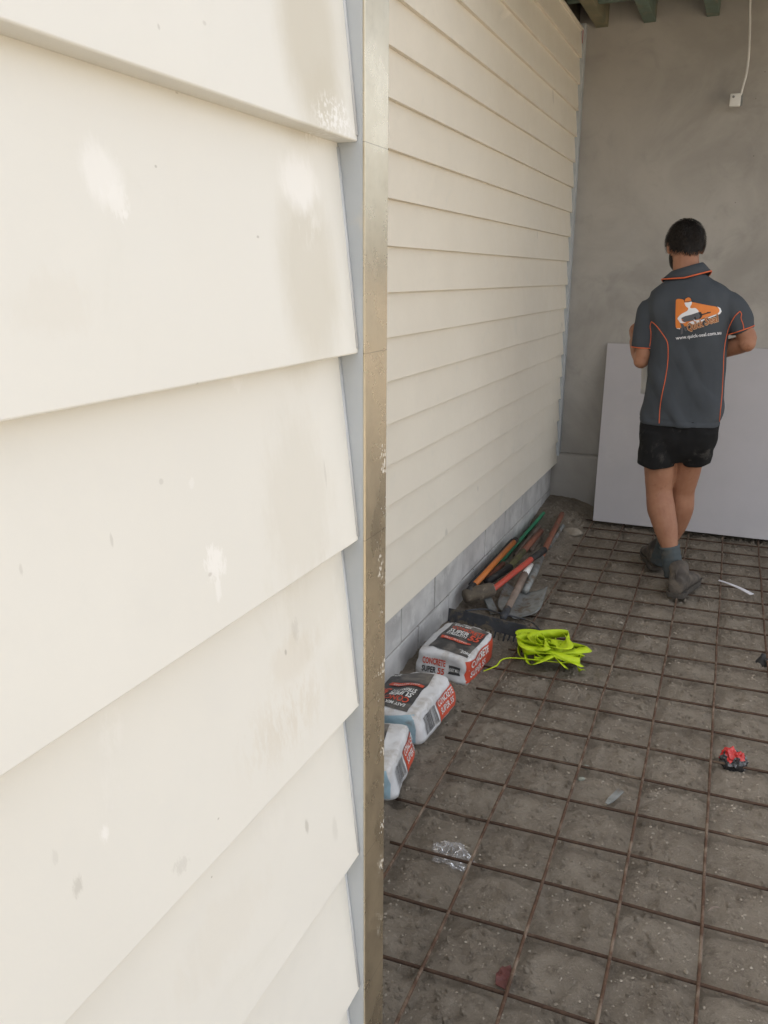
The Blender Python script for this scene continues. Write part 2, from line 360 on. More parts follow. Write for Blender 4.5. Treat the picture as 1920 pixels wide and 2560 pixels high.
far = thing('weatherboard_wall', 'long cream weatherboard wall above grey blockwork, reaching the rendered end wall', 'wall', (-1.2, 3.2, .3))
for k in range(0, 18):
    z0 = FIRST+k*EXPO
    board(far, FAR_X, .70, FAR_END, z0, M_BOARD_FAR, jog=k)
z0 = FIRST+18*EXPO
MB().loft([[(FAR_X-.016, y, z0), (FAR_X, y, z0+.001), (FAR_X-.002, y, 3.018), (FAR_X-.018, y, 3.018)] for y in (.70, FAR_END)]).build('weatherboard', M_BOARD_FAR, far)
s2 = MB().box(-1.175, FAR_X+.011, FAR_END+.001, BACK_Y-.002, FIRST-.004, 3.045).build('corner_stop', M_STOPGREY, far, bevel=.001)
MB().box(-1.36, -1.1665, .70, BACK_Y-.003, .318, 3.25).build('wall_core', M_DECK, far)
ML = simple('red_pencil', (.45, .05, .05), (.35, .04, .04), 90, .8, 0, 10)
MB().box(FAR_X-.001, FAR_X+.0012, 5.768, 5.774, 2.93, 3.005).build('pencil_mark', ML, far)
# top plate above the cladding
tp = MB().box(-1.30, -1.150, .70, BACK_Y-.003, 3.252, 3.254)

# ------------------------------------------------------------------ block footing under the far wall
bw = thing('block_wall', 'low grey concrete block footing wall beneath the long cream weatherboards', 'wall', (-1.25, 3.2, -.25))
MB().box(-1.35, -1.168, .70, BACK_Y-.06, -.28, .312).build('mortar_bed', M_MORTAR, bw)
for c, z0 in enumerate((-.275, -.078, .119)):
    y = .70 + (.2 if c % 2 else 0) - .14
    while y < BACK_Y-.07:
        a, b_ = max(y, .702), min(y+.390, BACK_Y-.062)
        if b_-a > .04:
            o = random.uniform(-.0025, .0025)
            m = MB().box(-1.30, -1.1625+o, a, b_, z0, z0+.188); m.build('block', M_BLOCK, bw, bevel=.004, seg=2)
        y += .4
# ------------------------------------------------------------------ rendered end wall
ew = thing('rendered_wall', 'grey cement rendered end wall behind the leaning panel', 'wall', (.6, BACK_Y+.1, -.3))
MB().box(-1.36, 1.35, BACK_Y, BACK_Y+.2, -.3, 3.6).build('render_face', M_RENDER, ew)
lg = MB(); 
pts = frange(-1.36, 1.345, .06)
lg.loft([[(x, BACK_Y+.01, -.3), (x, BACK_Y-.055+.004*fr((x, 0, 0), 5), -.3), (x, BACK_Y-.050+.005*fr((x, 1, 0), 6), .352+.004*fr((x, 2, 0), 7)), (x, BACK_Y-.042, .366+.003*fr((x, 4, 0), 9)), (x, BACK_Y+.01, .374)] for x in pts])
lg.build('footing_ledge', M_RENDER, ew, True)
# ------------------------------------------------------------------ floor above
deck = tag(MB().box(-1.36, 1.5, 3.2, BACK_Y+.2, DECK_Z, DECK_Z+.02).build('floor_sheet', M_DECK), 'dark underside of the flooring above the joists', 'floor sheet'); recentre(deck)
JO = [(-1.063, -.991, M_PINEB, 'brown mottled ceiling joist, closest to the weatherboards'), (-.781, -.712, M_PINE, 'green treated pine ceiling joist next to the brown one'), (-.427, -.357, M_PINE, 'green treated pine ceiling joist beside the hanging white cable'),
      (.02, .09, M_PINE, 'green pine joist, first one past the hanging cable'), (.45, .52, M_PINE, 'green pine joist, second one past the hanging cable'), (.9, .97, M_PINE, 'green pine joist, third one past the hanging cable'), (1.35, 1.42, M_PINE, 'green pine joist at the open edge of the floor above')]
for x0, x1, m_, lab in JO:
    o = MB().box(x0, x1, 3.2, BACK_Y-.003 if lab else BACK_Y-.004, 3.022, DECK_Z-.001).build('ceiling_joist', m_, None, bevel=.003)
    tag(recentre(o), lab or 'green treated pine ceiling joist further along, out past the cable', 'joist', 'ceiling joists')
for x0, x1, y0 in ((-1.15, -1.065, 5.36), (-.989, -.783, 5.42)):
    o = MB().box(x0, x1, y0, y0+.045, 3.05, DECK_Z-.002).build('blocking_piece', M_PINE, None, bevel=.002)
    tag(recentre(o), 'short green blocking between wall and brown joist' if x0 < -1.1 else 'short green blocking between the brown and green joists', 'blocking')

# ------------------------------------------------------------------ reinforcing mesh
TH = rad(.984); MX0, MY0 = -.5785, 3.9278
def mp(i, j): a, b_ = i*.2, -j*.2; return (MX0+math.cos(TH)*a-math.sin(TH)*b_, MY0+math.sin(TH)*a+math.cos(TH)*b_)
rm = thing('reinforcing_mesh', 'rusty steel reinforcing mesh of welded square bars laid over the soil', 'mesh', (0, 3.3, -.02))
for i in range(-1, 7):
    m = MB(); pts = []
    for q in range(0, 93):
        j = -8.2+q*.25
        x, y = mp(i, j); pts.append((x+.0035*noise.noise(Vector((i*9.1, j*.5, 0))), y, .0045+.004*noise.noise(Vector((i*5.3, j*.4, 4)))))
    m.tube(pts, .0046, 7); m.build('bar', M_RUST, rm, True)
for j in range(-8, 14):
    i0 = -1 - random.choice((.05, .2, .35, .5)); m = MB(); pts = []
    if j in (-1, 0): i0 = -.9
    for q in range(0, 33):
        i = i0+(6.2-i0)*q/32; x, y = mp(i, j); pts.append((x, y+.004*noise.noise(Vector((i*.7, j*9.1, 2))), -.0033+.004*noise.noise(Vector((i*.5, j*5.3, 9)))))
    m.tube(pts, .0046, 7); m.build('bar', M_RUST2, rm, True)

# ------------------------------------------------------------------ materials of the things
M_PANEL = simple('grey_panel_coating', (.46, .437, .445), (.43, .41, .417), 3, .55, .04, 300, spec=.3, dirt=(.49, .47, .465), dscale=2.2, dlo=.5, dhi=.75)
M_WPLAST = simple('white_plastic', (.78, .77, .74), (.72, .71, .68), 20, .4, 0, 10, spec=.45, dirt=(.5, .48, .44), dlo=.62, dhi=.75)
M_BLACK = simple('black_rubber', (.018, .018, .019), (.028, .027, .026), 30, .6, .1, 200, dirt=(.09, .078, .062), dscale=12, dlo=.52, dhi=.72)
M_ORANGE = simple('orange_fibreglass', (.62, .20, .045), (.56, .17, .04), 12, .45, .05, 200, dirt=(.40, .17, .07), dscale=20, dlo=.58, dhi=.75)
M_RED = simple('red_paint', (.50, .075, .045), (.42, .06, .04), 12, .45, .08, 150, dirt=(.25, .11, .075), dscale=25, dlo=.55, dhi=.72)
M_GREEN = simple('green_paint', (.035, .23, .115), (.03, .19, .10), 10, .5, .06, 150, dirt=(.09, .16, .10), dscale=14, dlo=.58, dhi=.75)
M_WOOD = simple('weathered_wood', (.26, .20, .165), (.19, .145, .115), 14, .8, .35, 120, dirt=(.13, .105, .08), dscale=16, dlo=.55, dhi=.7)
M_REDWOOD = simple('red_brown_wood', (.25, .095, .055), (.19, .075, .048), 14, .7, .25, 120, dirt=(.15, .085, .06), dscale=18, dlo=.5, dhi=.7)
M_OLIVE = simple('olive_painted_wood', (.13, .125, .05), (.095, .09, .045), 12, .65, .2, 120, dirt=(.09, .075, .05), dscale=15, dlo=.48, dhi=.66)
M_STEEL = simple('dull_steel', (.29, .30, .29), (.20, .205, .20), 25, .55, .2, 150, metal=.35, dirt=(.15, .115, .08), dscale=20, dlo=.5, dhi=.68)
M_DSTEEL = simple('dirty_dark_steel', (.055, .058, .066), (.035, .037, .042), 25, .6, .25, 150, metal=.2, dirt=(.135, .11, .08), dscale=17, dlo=.48, dhi=.62)
M_IRON = simple('rusty_iron', (.13, .105, .075), (.09, .072, .055), 30, .8, .4, 160, dirt=(.20, .165, .12), dscale=22, dlo=.52, dhi=.68)
M_BAG = simple('white_woven_bag', (.66, .66, .66), (.58, .58, .585), 18, .5, .3, 60, spec=.35, dirt=(.40, .365, .32), dscale=9, dlo=.48, dhi=.74, dist=.008)
M_BAGBLK = simple('black_bag_print', (.035, .035, .037), (.05, .05, .052), 20, .45, .25, 60, dirt=(.20, .18, .155), dscale=9, dlo=.44, dhi=.76)
M_BAGRED = simple('red_bag_print', (.60, .085, .04), (.53, .075, .04), 20, .45, .2, 60, dirt=(.40, .13, .08), dscale=14, dlo=.56, dhi=.8)
M_BAGBLUE = simple('pale_blue_bag_end', (.33, .47, .54), (.28, .41, .48), 20, .5, .3, 60, dirt=(.25, .27, .27), dscale=14, dlo=.52, dhi=.75)
M_BAGINK = simple('white_bag_lettering', (.72, .72, .70), (.60, .60, .58), 30, .5, 0, 60)
M_STRAP = simple('lime_webbing', (.50, .64, .012), (.44, .58, .012), 30, .6, .15, 400, dirt=(.30, .37, .03), dscale=18, dlo=.6, dhi=.8)
M_STRIP = simple('white_strip', (.74, .73, .76), (.66, .65, .68), 20, .45, 0, 10)
M_CANRED = simple('red_foil', (.50, .03, .025), (.38, .02, .02), 30, .25, .3, 60, spec=.6)
M_CANBLK = simple('black_foil', (.02, .02, .022), (.04, .04, .042), 30, .2, .3, 60, spec=.7, dirt=(.45, .45, .46), dscale=40, dlo=.62, dhi=.68)
M_SKIN = simple('skin', (.335, .165, .098), (.285, .130, .075), 14, .55, .15, 130, spec=.35, dirt=(.24, .105, .062), dscale=26, dlo=.55, dhi=.75)
M_HAIR = simple('dark_brown_hair', (.009, .007, .006), (.018, .013, .010), 60, .5, 0, 10, spec=.3)
def cloth(name, c1, c2, dirt=None, lo=.6, hi=.75, ds=9):
    k = Mat(name); c = k.mix(k.ramp(k.noise(5, 4), .3, .7), c1, c2)
    if dirt: c = k.mix(k.ramp(k.noise(ds, 7, .72, dist=.8), lo, hi, 0, .7), c, dirt)
    return k.out(c, .88, 0.0, .2, k.math('ADD', k.noise(700, 2), k.math('MULTIPLY', k.noise(22, 4), 1.2)), .22, .003)
M_SHIRT = cloth('charcoal_polo_fabric', (.062, .070, .080), (.052, .059, .068))
M_SHORTS = cloth('black_shorts_fabric', (.0085, .0085, .009), (.013, .013, .0135), (.085, .080, .074), .56, .74, 8)
M_SOCK = cloth('grey_sock_knit', (.085, .10, .105), (.065, .078, .082), (.10, .09, .075), .5, .7)
M_BOOT = simple('dusty_brown_leather', (.060, .050, .043), (.085, .072, .060), 16, .8, .35, 110, dirt=(.155, .128, .10), dscale=11, dlo=.46, dhi=.68)
M_SOLE = simple('dusty_boot_sole', (.045, .040, .036), (.09, .076, .06), 20, .85, .3, 120)
M_PIPE = simple('orange_piping', (.66, .135, .045), (.58, .11, .04), 30, .6, 0, 10)
M_LOGO = simple('logo_orange', (.66, .20, .035), (.62, .18, .03), 30, .6, 0, 10)
M_LWHITE = simple('logo_white', (.72, .72, .74), (.68, .68, .70), 30, .6, 0, 10)
M_LGREY = simple('logo_grey', (.10, .10, .11), (.085, .085, .095), 30, .6, 0, 10)
M_LDARK = simple('logo_dark', (.016, .013, .014), (.02, .017, .017), 30, .6, 0, 10)
M_LTAN = simple('logo_tan', (.52, .33, .20), (.47, .29, .17), 30, .6, 0, 10)
M_LBROWN = simple('logo_brown', (.30, .10, .03), (.25, .08, .025), 30, .6, 0, 10)
M_PAPER = simple('white_paper', (.66, .66, .65), (.60, .60, .59), 12, .7, 0, 10)

# ------------------------------------------------------------------ decals: flat print laid onto a surface
def decal(name, V2, F, mapfn, bvh, off, mat, parent):
    m = MB(); ok = []
    for u, v in V2:
        o, d = mapfn(u, v); hit = bvh.ray_cast(o, d)
        if hit[0] is None: hit = bvh.find_nearest(o+d*2) if False else (None, None)
        ok.append(hit[0] is not None); m.v.append(hit[0]-d.normalized()*off if hit[0] is not None else Vector())
    m.f = [f for f in F if all(ok[i] for i in f)]
    return m.build(name, mat, parent, True, recalc=False)
def poly2d(pts, step):
    xs = [p[0] for p in pts]; ys = [p[1] for p in pts]; n = len(pts); out = []
    for i in range(n):                                     # densify the outline
        a, b_ = Vector(pts[i]), Vector(pts[(i+1) % n]); q = max(1, int((b_-a).length/step))
        out += [a+(b_-a)*t/q for t in range(q)]
    N = len(out); inner = []
    x = min(xs)+step/2
    while x < max(xs):
        y = min(ys)+step/2
        while y < max(ys):
            c = False; j = N-1
            for i in range(N):
                if (out[i].y > y) != (out[j].y > y) and x < (out[j].x-out[i].x)*(y-out[i].y)/(out[j].y-out[i].y)+out[i].x: c = not c
                j = i
            if c and min((Vector((x, y))-o).length for o in out) > step*.35: inner.append(Vector((x, y)))
            y += step
        x += step
    r = geometry.delaunay_2d_cdt(out+inner, [(i, (i+1) % N) for i in range(N)], [], 1, 1e-7)
    return [tuple(v) for v in r[0]], [tuple(f) for f in r[2]]
_font_cache = {}
def text2d(s_, bold=0.0, shear=0.0):
    """letters as a flat mesh, scaled to unit width with its own aspect"""
    c = bpy.data.curves.new('t', 'FONT'); c.body = s_; c.offset = bold; c.shear = shear; c.resolution_u = 2; c.fill_mode = 'FRONT' if hasattr(c, 'fill_mode') else None
    o = bpy.data.objects.new('t', c); COL.objects.link(o); bpy.context.view_layer.update()
    me = bpy.data.meshes.new_from_object(o.evaluated_get(bpy.context.evaluated_depsgraph_get()))
    V = [(v.co.x, v.co.y) for v in me.vertices]; lim = len(s_)*.95+.5
    bad = {i for i, p in enumerate(V) if not (-.5 < p[0] < lim and -.6 < p[1] < 1.2)}; V = [(0, 0) if i in bad else p for i, p in enumerate(V)]
    F = [tuple(p.vertices) for p in me.polygons if not bad.intersection(p.vertices)]
    bpy.data.objects.remove(o); bpy.data.curves.remove(c); bpy.data.meshes.remove(me)
    return V, F
def text_in(s_, org, ux, vy, height, width=None, bold=0.0, shear=0.0):
    """org lower left corner, ux / vy unit directions (2d), height of capitals; width squeezes the line"""
    V, F = text2d(s_, bold, shear); x0 = min(p[0] for p in V); x1 = max(p[0] for p in V)
    k = height/.69; kx = width/(x1-x0) if width else k
    return [(org[0]+ux[0]*(p[0]-x0)*kx+vy[0]*p[1]*k, org[1]+ux[1]*(p[0]-x0)*kx+vy[1]*p[1]*k) for p in V], F

# ------------------------------------------------------------------ leaning panel
BL, BR0 = atZ(1482, 1301, .022), atZ(1920, 1340, .022); TL = atY(1519, 858, BACK_Y-.016)
al = (BR0-BL); al.z = 0; al.normalize(); W_ = 1.8
al = Vector((1, 0, 0))
nrm = al.cross(TL-BL).normalized()
if nrm.y > 0: nrm = -nrm
m = MB(); q = [BL, BL+al*W_, TL+al*W_, TL]
m.add([p for p in q]+[p-nrm*.010 for p in q], [(0,1,2,3),(7,6,5,4),(0,4,5,1),(1,5,6,2),(2,6,7,3),(3,7,4,0)])
tag(recentre(m.build('wall_panel', M_PANEL, None, bevel=.001)), 'large flat grey sheet panel leaning against the rendered wall', 'panel')

# ------------------------------------------------------------------ hanging cable with box
CY = 5.745
top = atY(1876, 0, CY)
cb = thing('hanging_cable', 'white electrical cable hanging from the joists with a small white outlet box at its end', 'cable', (top.x, CY, 2.4))
pts = catmull([(top.x, CY, 3.24), top]+[atY(x, y, CY) for x, y in ((1875, 60), (1873.5, 110), (1871, 150), (1866, 185), (1858, 215), (1852, 238))], 5)
MB().tube(pts, .0058, 8).build('cable', M_WPLAST, cb, True)
a, b_ = atY(1826, 235, CY), atY(1850, 266, CY)
ob = MB().box(a.x, b_.x, CY-.014, CY+.016, b_.z, a.z).build('outlet_box', M_WPLAST, cb, True, bevel=.007, seg=3)
MB().box(b_.x-.0005, b_.x+.012, CY+.004, CY+.014, b_.z+.004, a.z-.002).build('mounting_lug', M_STEEL, ob, bevel=.001)
c = atY(1834, 243, CY); MB().tube([(c.x, CY-.0158, c.z), (c.x, CY-.013, c.z)], .007, 10).build('screw_recess', M_STEEL, ob)

# ------------------------------------------------------------------ concrete bags
def rounded_box(hx, hy, hz, k=5.0, n=14):
    bm = bmesh.new(); bmesh.ops.create_cube(bm, size=2); bmesh.ops.subdivide_edges(bm, edges=bm.edges[:], cuts=n, use_grid_fill=True)
    for v in bm.verts:
        x, y, z = v.co; L = (abs(x)**k+abs(y)**k+abs(z)**k)**(1/k)
        v.co = Vector((x/L*hx, y/L*hy, z/L*hz))
    return bm
def make_bag(label, centre, rz, tilt, size, seed, front_up):
    """local x = across, y = along, z = up; front_up = +1 when the print reads with its top towards +y"""
    hx, hy, hz = size; bm = rounded_box(hx, hy, hz, 9.0)
    for v in bm.verts:
        x, y, z = v.co; e = fr((x*1.2, y, z+seed), 9, 3)
        n = Vector((x/hx, y/hy, z/hz))
        v.co += Vector((n.x*abs(n.x), n.y*abs(n.y), n.z*abs(n.z)))*.011*e
        v.co += Vector((n.x, n.y, n.z))*.0035*noise.ridged_multi_fractal(Vector((x, y, z+seed))*17, 1, 2, 3, 1, 2)*.6
        v.co.x *= 1+.05*(1-n.z)*.5
        v.co.z += .006*math.cos(2.3*x/hx)*max(0, n.z)
        if n.z < -.75: v.co.z = -hz*.96
    me = bpy.data.meshes.new('bag'); bm.to_mesh(me); bm.free()
    bvh = BVHTree.FromPolygons([v.co for v in me.vertices], [tuple(p.vertices) for p in me.polygons])
    root = thing('concrete_bag', label, 'bag', (0, 0, 0), 'bags of concrete mix along the block wall')
    body = link('sack', me, M_BAG, root, True)
    def dz(u, v): return Vector((u, v, .5)), Vector((0, 0, -1))
    def dx(u, v): return Vector((.8, u, v)), Vector((-1, 0, 0))
    def dy(u, v): return Vector((u, -.9, v)), Vector((0, 1, 0))
    def P(name, pts, fn, off, mat, step=.018):
        V, F = poly2d(pts, step); return decal(name, V, F, fn, bvh, off, mat, root)
    def T(name, s_, org, ux, vy, h, fn, off, mat, w=None, bold=.02): 
        V, F = text_in(s_, org, ux, vy, h, w, bold); return decal(name, V, F, fn, bvh, off, mat, root)
    f = front_up
    ux, vy = (f, 0), (0, f)
    def L(a, b_): return (a*f, b_*f)
    P('black_print', [L(-.66*hx, -.80*hy), L(.90*hx, -.84*hy), L(.88*hx, .84*hy), L(-.60*hx, .86*hy)] if f > 0 else [L(-.50*hx, -.84*hy), L(.95*hx, -.84*hy), L(.95*hx, .84*hy), L(-.62*hx, .88*hy)], dz, .0024, M_BAGBLK)
    T('brand_lettering', 'EASY MIX', L(-.45*hx, .66*hy), ux, vy, .016, dz, .0048, M_BAGINK, .075)
    T('red_lettering', 'CONCRETE', L(-.45*hx, .43*hy), ux, vy, .030, dz, .0048, M_BAGRED, 1.28*hx)
    T('white_lettering', 'SUPER', L(-.45*hx, .20*hy), ux, vy, .034, dz, .0048, M_BAGINK, .78*hx)
    T('white_lettering', 'STRENGTH', L(-.45*hx, .03*hy), ux, vy, .022, dz, .0048, M_BAGINK, .78*hx, .03)
    T('red_lettering', '55', L(.40*hx, .03*hy), ux, vy, .055, dz, .0048, M_BAGRED, .42*hx, .03)
    P('red_band', [L(-.52*hx, -.12*hy), L(.66*hx, -.17*hy), L(.70*hx, -.24*hy), L(.64*hx, -.31*hy), L(-.50*hx, -.27*hy)], dz, .0048, M_BAGRED)
    T('white_lettering', 'FAST SETTING', L(-.36*hx, -.245*hy), ux, vy, .011, dz, .0058, M_BAGINK, .88*hx, .01)
    T('white_lettering', '20kg', L(.56*hx, -.74*hy), ux, vy, .016, dz, .0048, M_BAGINK)
    # side facing the room
    if f > 0: P('red_print', [(-.93*hy, -.86*hz), (-.93*hy, .74*hz), (.93*hy, .74*hz), (.93*hy, -.86*hz)], dx, .0024, M_BAGRED)
    if f > 0:
        T('white_lettering', 'CONCRETE', (-.80*hy, .18*hz), (1, 0), (0, 1), .028, dx, .0048, M_BAGINK, 1.15*hy)
        T('white_lettering', 'SUPER 55', (-.80*hy, -.52*hz), (1, 0), (0, 1), .026, dx, .0048, M_BAGINK, .95*hy)
    else:
        P('red_print', [(.0*hy, -.86*hz), (.0*hy, .40*hz), (.95*hy, .55*hz), (.95*hy, -.86*hz)], dx, .0026, M_BAGRED)
        T('white_lettering', 'CONCRETE', (.06*hy, .02*hz), (1, 0), (0, 1), .024, dx, .0050, M_BAGINK, .78*hy)
        T('white_lettering', 'SUPER 55', (.10*hy, -.52*hz), (1, 0), (0, 1), .022, dx, .0050, M_BAGINK, .70*hy)
        y = -.74*hy
        bars = MB()
        while y < -.12*hy:
            w_ = random.choice((.0018, .003, .0045)); V, F = poly2d([(y, -.66*hz), (y+w_, -.66*hz), (y+w_, .42*hz), (y, .42*hz)], .02)
            o_ = len(bars.v)
            for u, v in V:
                hit = bvh.ray_cast(*dx(u, v)); bars.v.append((hit[0] if hit[0] is not None else Vector((hx, u, v)))+Vector((.0032, 0, 0)))
            bars.f += [tuple(i+o_ for i in t) for t in F]; y += w_+random.choice((.0018, .003, .004))
        bars.build('barcode', M_BAGBLK, root, recalc=False)
    # end facing along the wall
    if f > 0:
        T('red_lettering', 'CONCRETE', (-.72*hx, .12*hz), (1, 0), (0, 1), .026, dy, .0034, M_BAGRED, .88*hx, .03)
        T('black_lettering', 'SUPER', (-.72*hx, -.48*hz), (1, 0), (0, 1), .024, dy, .0034, M_BAGBLK, .54*hx, .03)
        T('red_lettering', '55', (-.12*hx, -.48*hz), (1, 0), (0, 1), .024, dy, .0034, M_BAGRED, .26*hx, .03)
        P('brand_badge', [(.28*hx, -.34*hz), (.32*hx, -.1*hz), (.28*hx, .28*hz), (.74*hx, .28*hz), (.70*hx, -.1*hz), (.74*hx, -.34*hz)], dy, .0034, M_BAGBLK, .012)
        T('brand_lettering', 'EASY MIX', (.33*hx, -.12*hz), (1, 0), (0, 1), .013, dy, .0052, M_BAGINK, .36*hx, .02)
    else:
        P('blue_end', [(-.86*hx, -.84*hz), (-.92*hx, 0), (-.86*hx, .84*hz), (.86*hx, .84*hz), (.92*hx, 0), (.86*hx, -.84*hz)], dy, .0024, M_BAGBLUE, .014)
        P('end_slot', [(.1*hx, -.1*hz), (.3*hx, .05*hz), (.55*hx, .02*hz), (.3*hx, -.16*hz)], dy, .0048, M_BAGBLK, .014)
    root.location = centre; root.rotation_euler = (0, tilt, rz)
    return root
make_bag('upright-printed concrete bag beside the rake head, its white end panel facing out', (-.978, 3.105, .046), rad(-3), rad(2), (.110, .162, .058), 1.0, 1)
make_bag('concrete bag with pale blue end and barcode, wedged between the other two bags', (-.992, 2.588, .050), rad(-3), rad(-9), (.118, .166, .058), 4.0, -1)
make_bag('concrete bag with pale blue end and barcode, farthest along from the rake', (-.985, 2.212, .048), rad(11), rad(-9), (.118, .148, .056), 8.0, -1)

# ------------------------------------------------------------------ tools along the wall
def zt(a, b_): return 1100+a/4.74, 1240+b_/4.74
def tz(a, b_, z): return atZ(*zt(a, b_), z)
def lerp(a, b_, t): return Vector(a)*(1-t)+Vector(b_)*t
def rod(name, pts, r, mat, parent, n=10, **k): return MB().tube(pts, r, n, **k).build(name, mat, parent, True)

# orange handled bar
a, b_ = atX(*zt(395, 1065), -1.095), atX(*zt(885, 535), -1.095)
t = thing('orange_handled_tool', 'bright orange fibreglass tool handle with black ends lying against the block wall', 'tool', a)
rod('shaft', [a, lerp(a, b_, .5), b_], .0150, M_ORANGE, t)
rod('end_cap', [lerp(a, b_, .975), lerp(a, b_, .985), lerp(a, b_, 1.03)], [.0165, .0190, .0180], M_BLACK, t)
rod('end_cap', [lerp(a, b_, -.09), lerp(a, b_, -.05), lerp(a, b_, .01)], [.016, .018, .0165], M_BLACK, t)
rod('shadow_strip', [lerp(a, b_, 0)+Vector((-.016, 0, .004)), lerp(a, b_, 1)+Vector((-.016, 0, .004))], .010, M_BLACK, t)  # black rod standing in for the shadow line beside the shaft
# green plank
a, b_ = atX(*zt(800, 700), -1.118), atX(*zt(1205, 235), -1.118)
d = (b_-a).normalized(); w = Vector((.6, 0, 1)).normalized()*.038; m = MB(); n_ = d.cross(w).normalized()*.009
rings = []
for s_, k in ((-.25, .8), (0, .8), (.55, .85), (.9, 1.0), (.985, .95), (1.01, .55)):
    c = lerp(a, b_, s_); rings.append([c+w*k+n_, c-w*k+n_, c-w*k-n_, c+w*k-n_])
gp = m.loft(rings).build('green_stake', M_GREEN, None, bevel=.002); tag(recentre(gp), 'flat green painted stake with rounded end propped along the block wall', 'stake')
# olive handle with black grip
a, b_ = tz(560, 1020, .075), tz(830, 840, .085); c = tz(1195, 415, .07)
t = thing('olive_handled_tool', 'olive and brown wooden tool handle with black lower grip, under the sledge hammer', 'tool', a)
rod('grip', [a, b_], .0185, M_BLACK, t); rod('shaft', [b_, lerp(b_, c, .4)], .0175, M_OLIVE, t); rod('shaft', [lerp(b_, c, .4), c], .017, M_REDWOOD, t)
# faded pink handle
a, b_ = tz(560, 985, .05), tz(745, 800, .055)
h_ = MB().tube([a, lerp(a, b_, .5), b_, lerp(a, b_, 1.03)], [.013, .0135, .014, .009], 10).build('broken_handle', M_REDWOOD, None, True); tag(recentre(h_), 'short faded red tool handle tucked below the orange one', 'handle')
# weathered timber lengths behind
for k, (p, q, z, lab) in enumerate((((900, 700), (1180, 360), .03, 'weathered grey timber stick lying between the green stake and olive handle'), ((1080, 640), (1225, 400), .03, 'thin weathered stick lying beside the red brown shovel handle'))):
    a, b_ = tz(*p, z), tz(*q, z+.02); o = MB().tube([a, lerp(a, b_, .5)+Vector((0, 0, .004)), b_], [.013, .012, .011], 7).build('timber_stick', M_WOOD, None, True); tag(recentre(o), lab, 'stick')
# sledge hammer
hd0, hd1 = tz(285, 1195, .075), tz(628, 1100, .10)
h0, h1, h2 = tz(560, 1160, .085), tz(1085, 745, .135), tz(1235, 640, .14)
t = thing('sledge_hammer', 'sledge hammer with rusty head, red handle and black grip', 'hammer', (hd0.x, hd0.y, .03))
m = MB(); ax = hd1-hd0
m.tube([lerp(hd0, hd1, s_) for s_ in (0, .06, .12, .38, .5, .62, .88, .94, 1)], [.030, .036, .037, .037, .041, .037, .037, .036, .031], 8); m.build('head', M_IRON, t, True)
rod('strike_face', [lerp(hd0, hd1, .985), lerp(hd0, hd1, 1.012)], .030, M_WOOD, t, 12)
rod('handle', [h0, lerp(h0, h1, .4), lerp(h0, h1, .97), h1], [.0145, .0150, .0155, .014], M_RED, t, 12)
rod('grip', [lerp(h0, h1, .985), lerp(h1, h2, .5), h2], [.0165, .0185, .0190], M_BLACK, t, 12)
# shovel
s0, s1, s2 = tz(1450, 205, .055), tz(1185, 750, .075), tz(1010, 1130, .055)
t = thing('long_handled_shovel', 'long shovel with red brown wooden handle and dull steel blade facing up', 'shovel', (s2.x, s2.y, 0))
rod('handle', [s0, lerp(s0, s1, .03), lerp(s0, s1, .5), s1], [.012, .0165, .0165, .0165], M_REDWOOD, t, 12)
rod('socket', [lerp(s0, s1, .97), lerp(s1, s2, .4), s2], [.0185, .021, .017], M_STEEL, t, 12)
m = MB(); bl = []
ax = Vector((s2.x-s1.x, s2.y-s1.y, 0)).normalized(); sd = Vector((ax.y, -ax.x, 0))
if sd.x < 0: sd = -sd
n1, n2 = 12, 10
for i in range(n1+1):
    s_ = i/n1; hw = .105*(1 if s_ < .62 else math.sqrt(max(.02, 1-((s_-.62)/.40)**2))); row = []
    for j in range(n2+1):
        u = -1+2*j/n2; p = Vector((s2.x, s2.y, 0))-ax*.03+ax*.29*s_+sd*hw*u
        p.z = max(G(p.x, p.y)+.004, .052-.038*s_+.034*u*u*(1-.5*s_)-.012*(1-abs(u))*(1-s_)); row.append(p)
    bl += row
fs = [(i*(n2+1)+j, i*(n2+1)+j+1, (i+1)*(n2+1)+j+1, (i+1)*(n2+1)+j) for i in range(n1) for j in range(n2)]
N = len(bl); m.add(bl+[p-Vector((0, 0, .0028)) for p in bl], fs+[tuple(i+N for i in f)[::-1] for f in fs])
ring = [j for j in range(n2+1)]+[i*(n2+1)+n2 for i in range(1, n1+1)]+[n1*(n2+1)+j for j in range(n2-1, -1, -1)]+[i*(n2+1) for i in range(n1-1, 0, -1)]
m.f += [(ring[i], ring[(i+1) % len(ring)], ring[(i+1) % len(ring)]+N, ring[i]+N) for i in range(len(ring))]
m.build('blade', M_STEEL, t, True)
# grey steel bar beside the shovel handle
a, b_ = tz(1300, 600, .02), tz(1455, 350, .035); o = MB().tube([a, b_], .013, 4).build('steel_bar', M_STEEL, None); tag(recentre(o), 'short grey steel bar lying beside the shovel handle', 'bar')
# pale offcut
a, b_ = tz(560, 1215, .05), tz(640, 1380, .015); d = (b_-a); w = Vector((d.y, -d.x, 0)).normalized()*.020; m = MB(); u = Vector((0, 0, .008))
m.loft([[p+w+u, p-w+u, p-w-u, p+w-u] for p in (a, b_)]); tag(recentre(m.build('timber_offcut', M_STEEL, None, bevel=.002)), 'pale grey offcut strip lying below the sledge head', 'offcut')
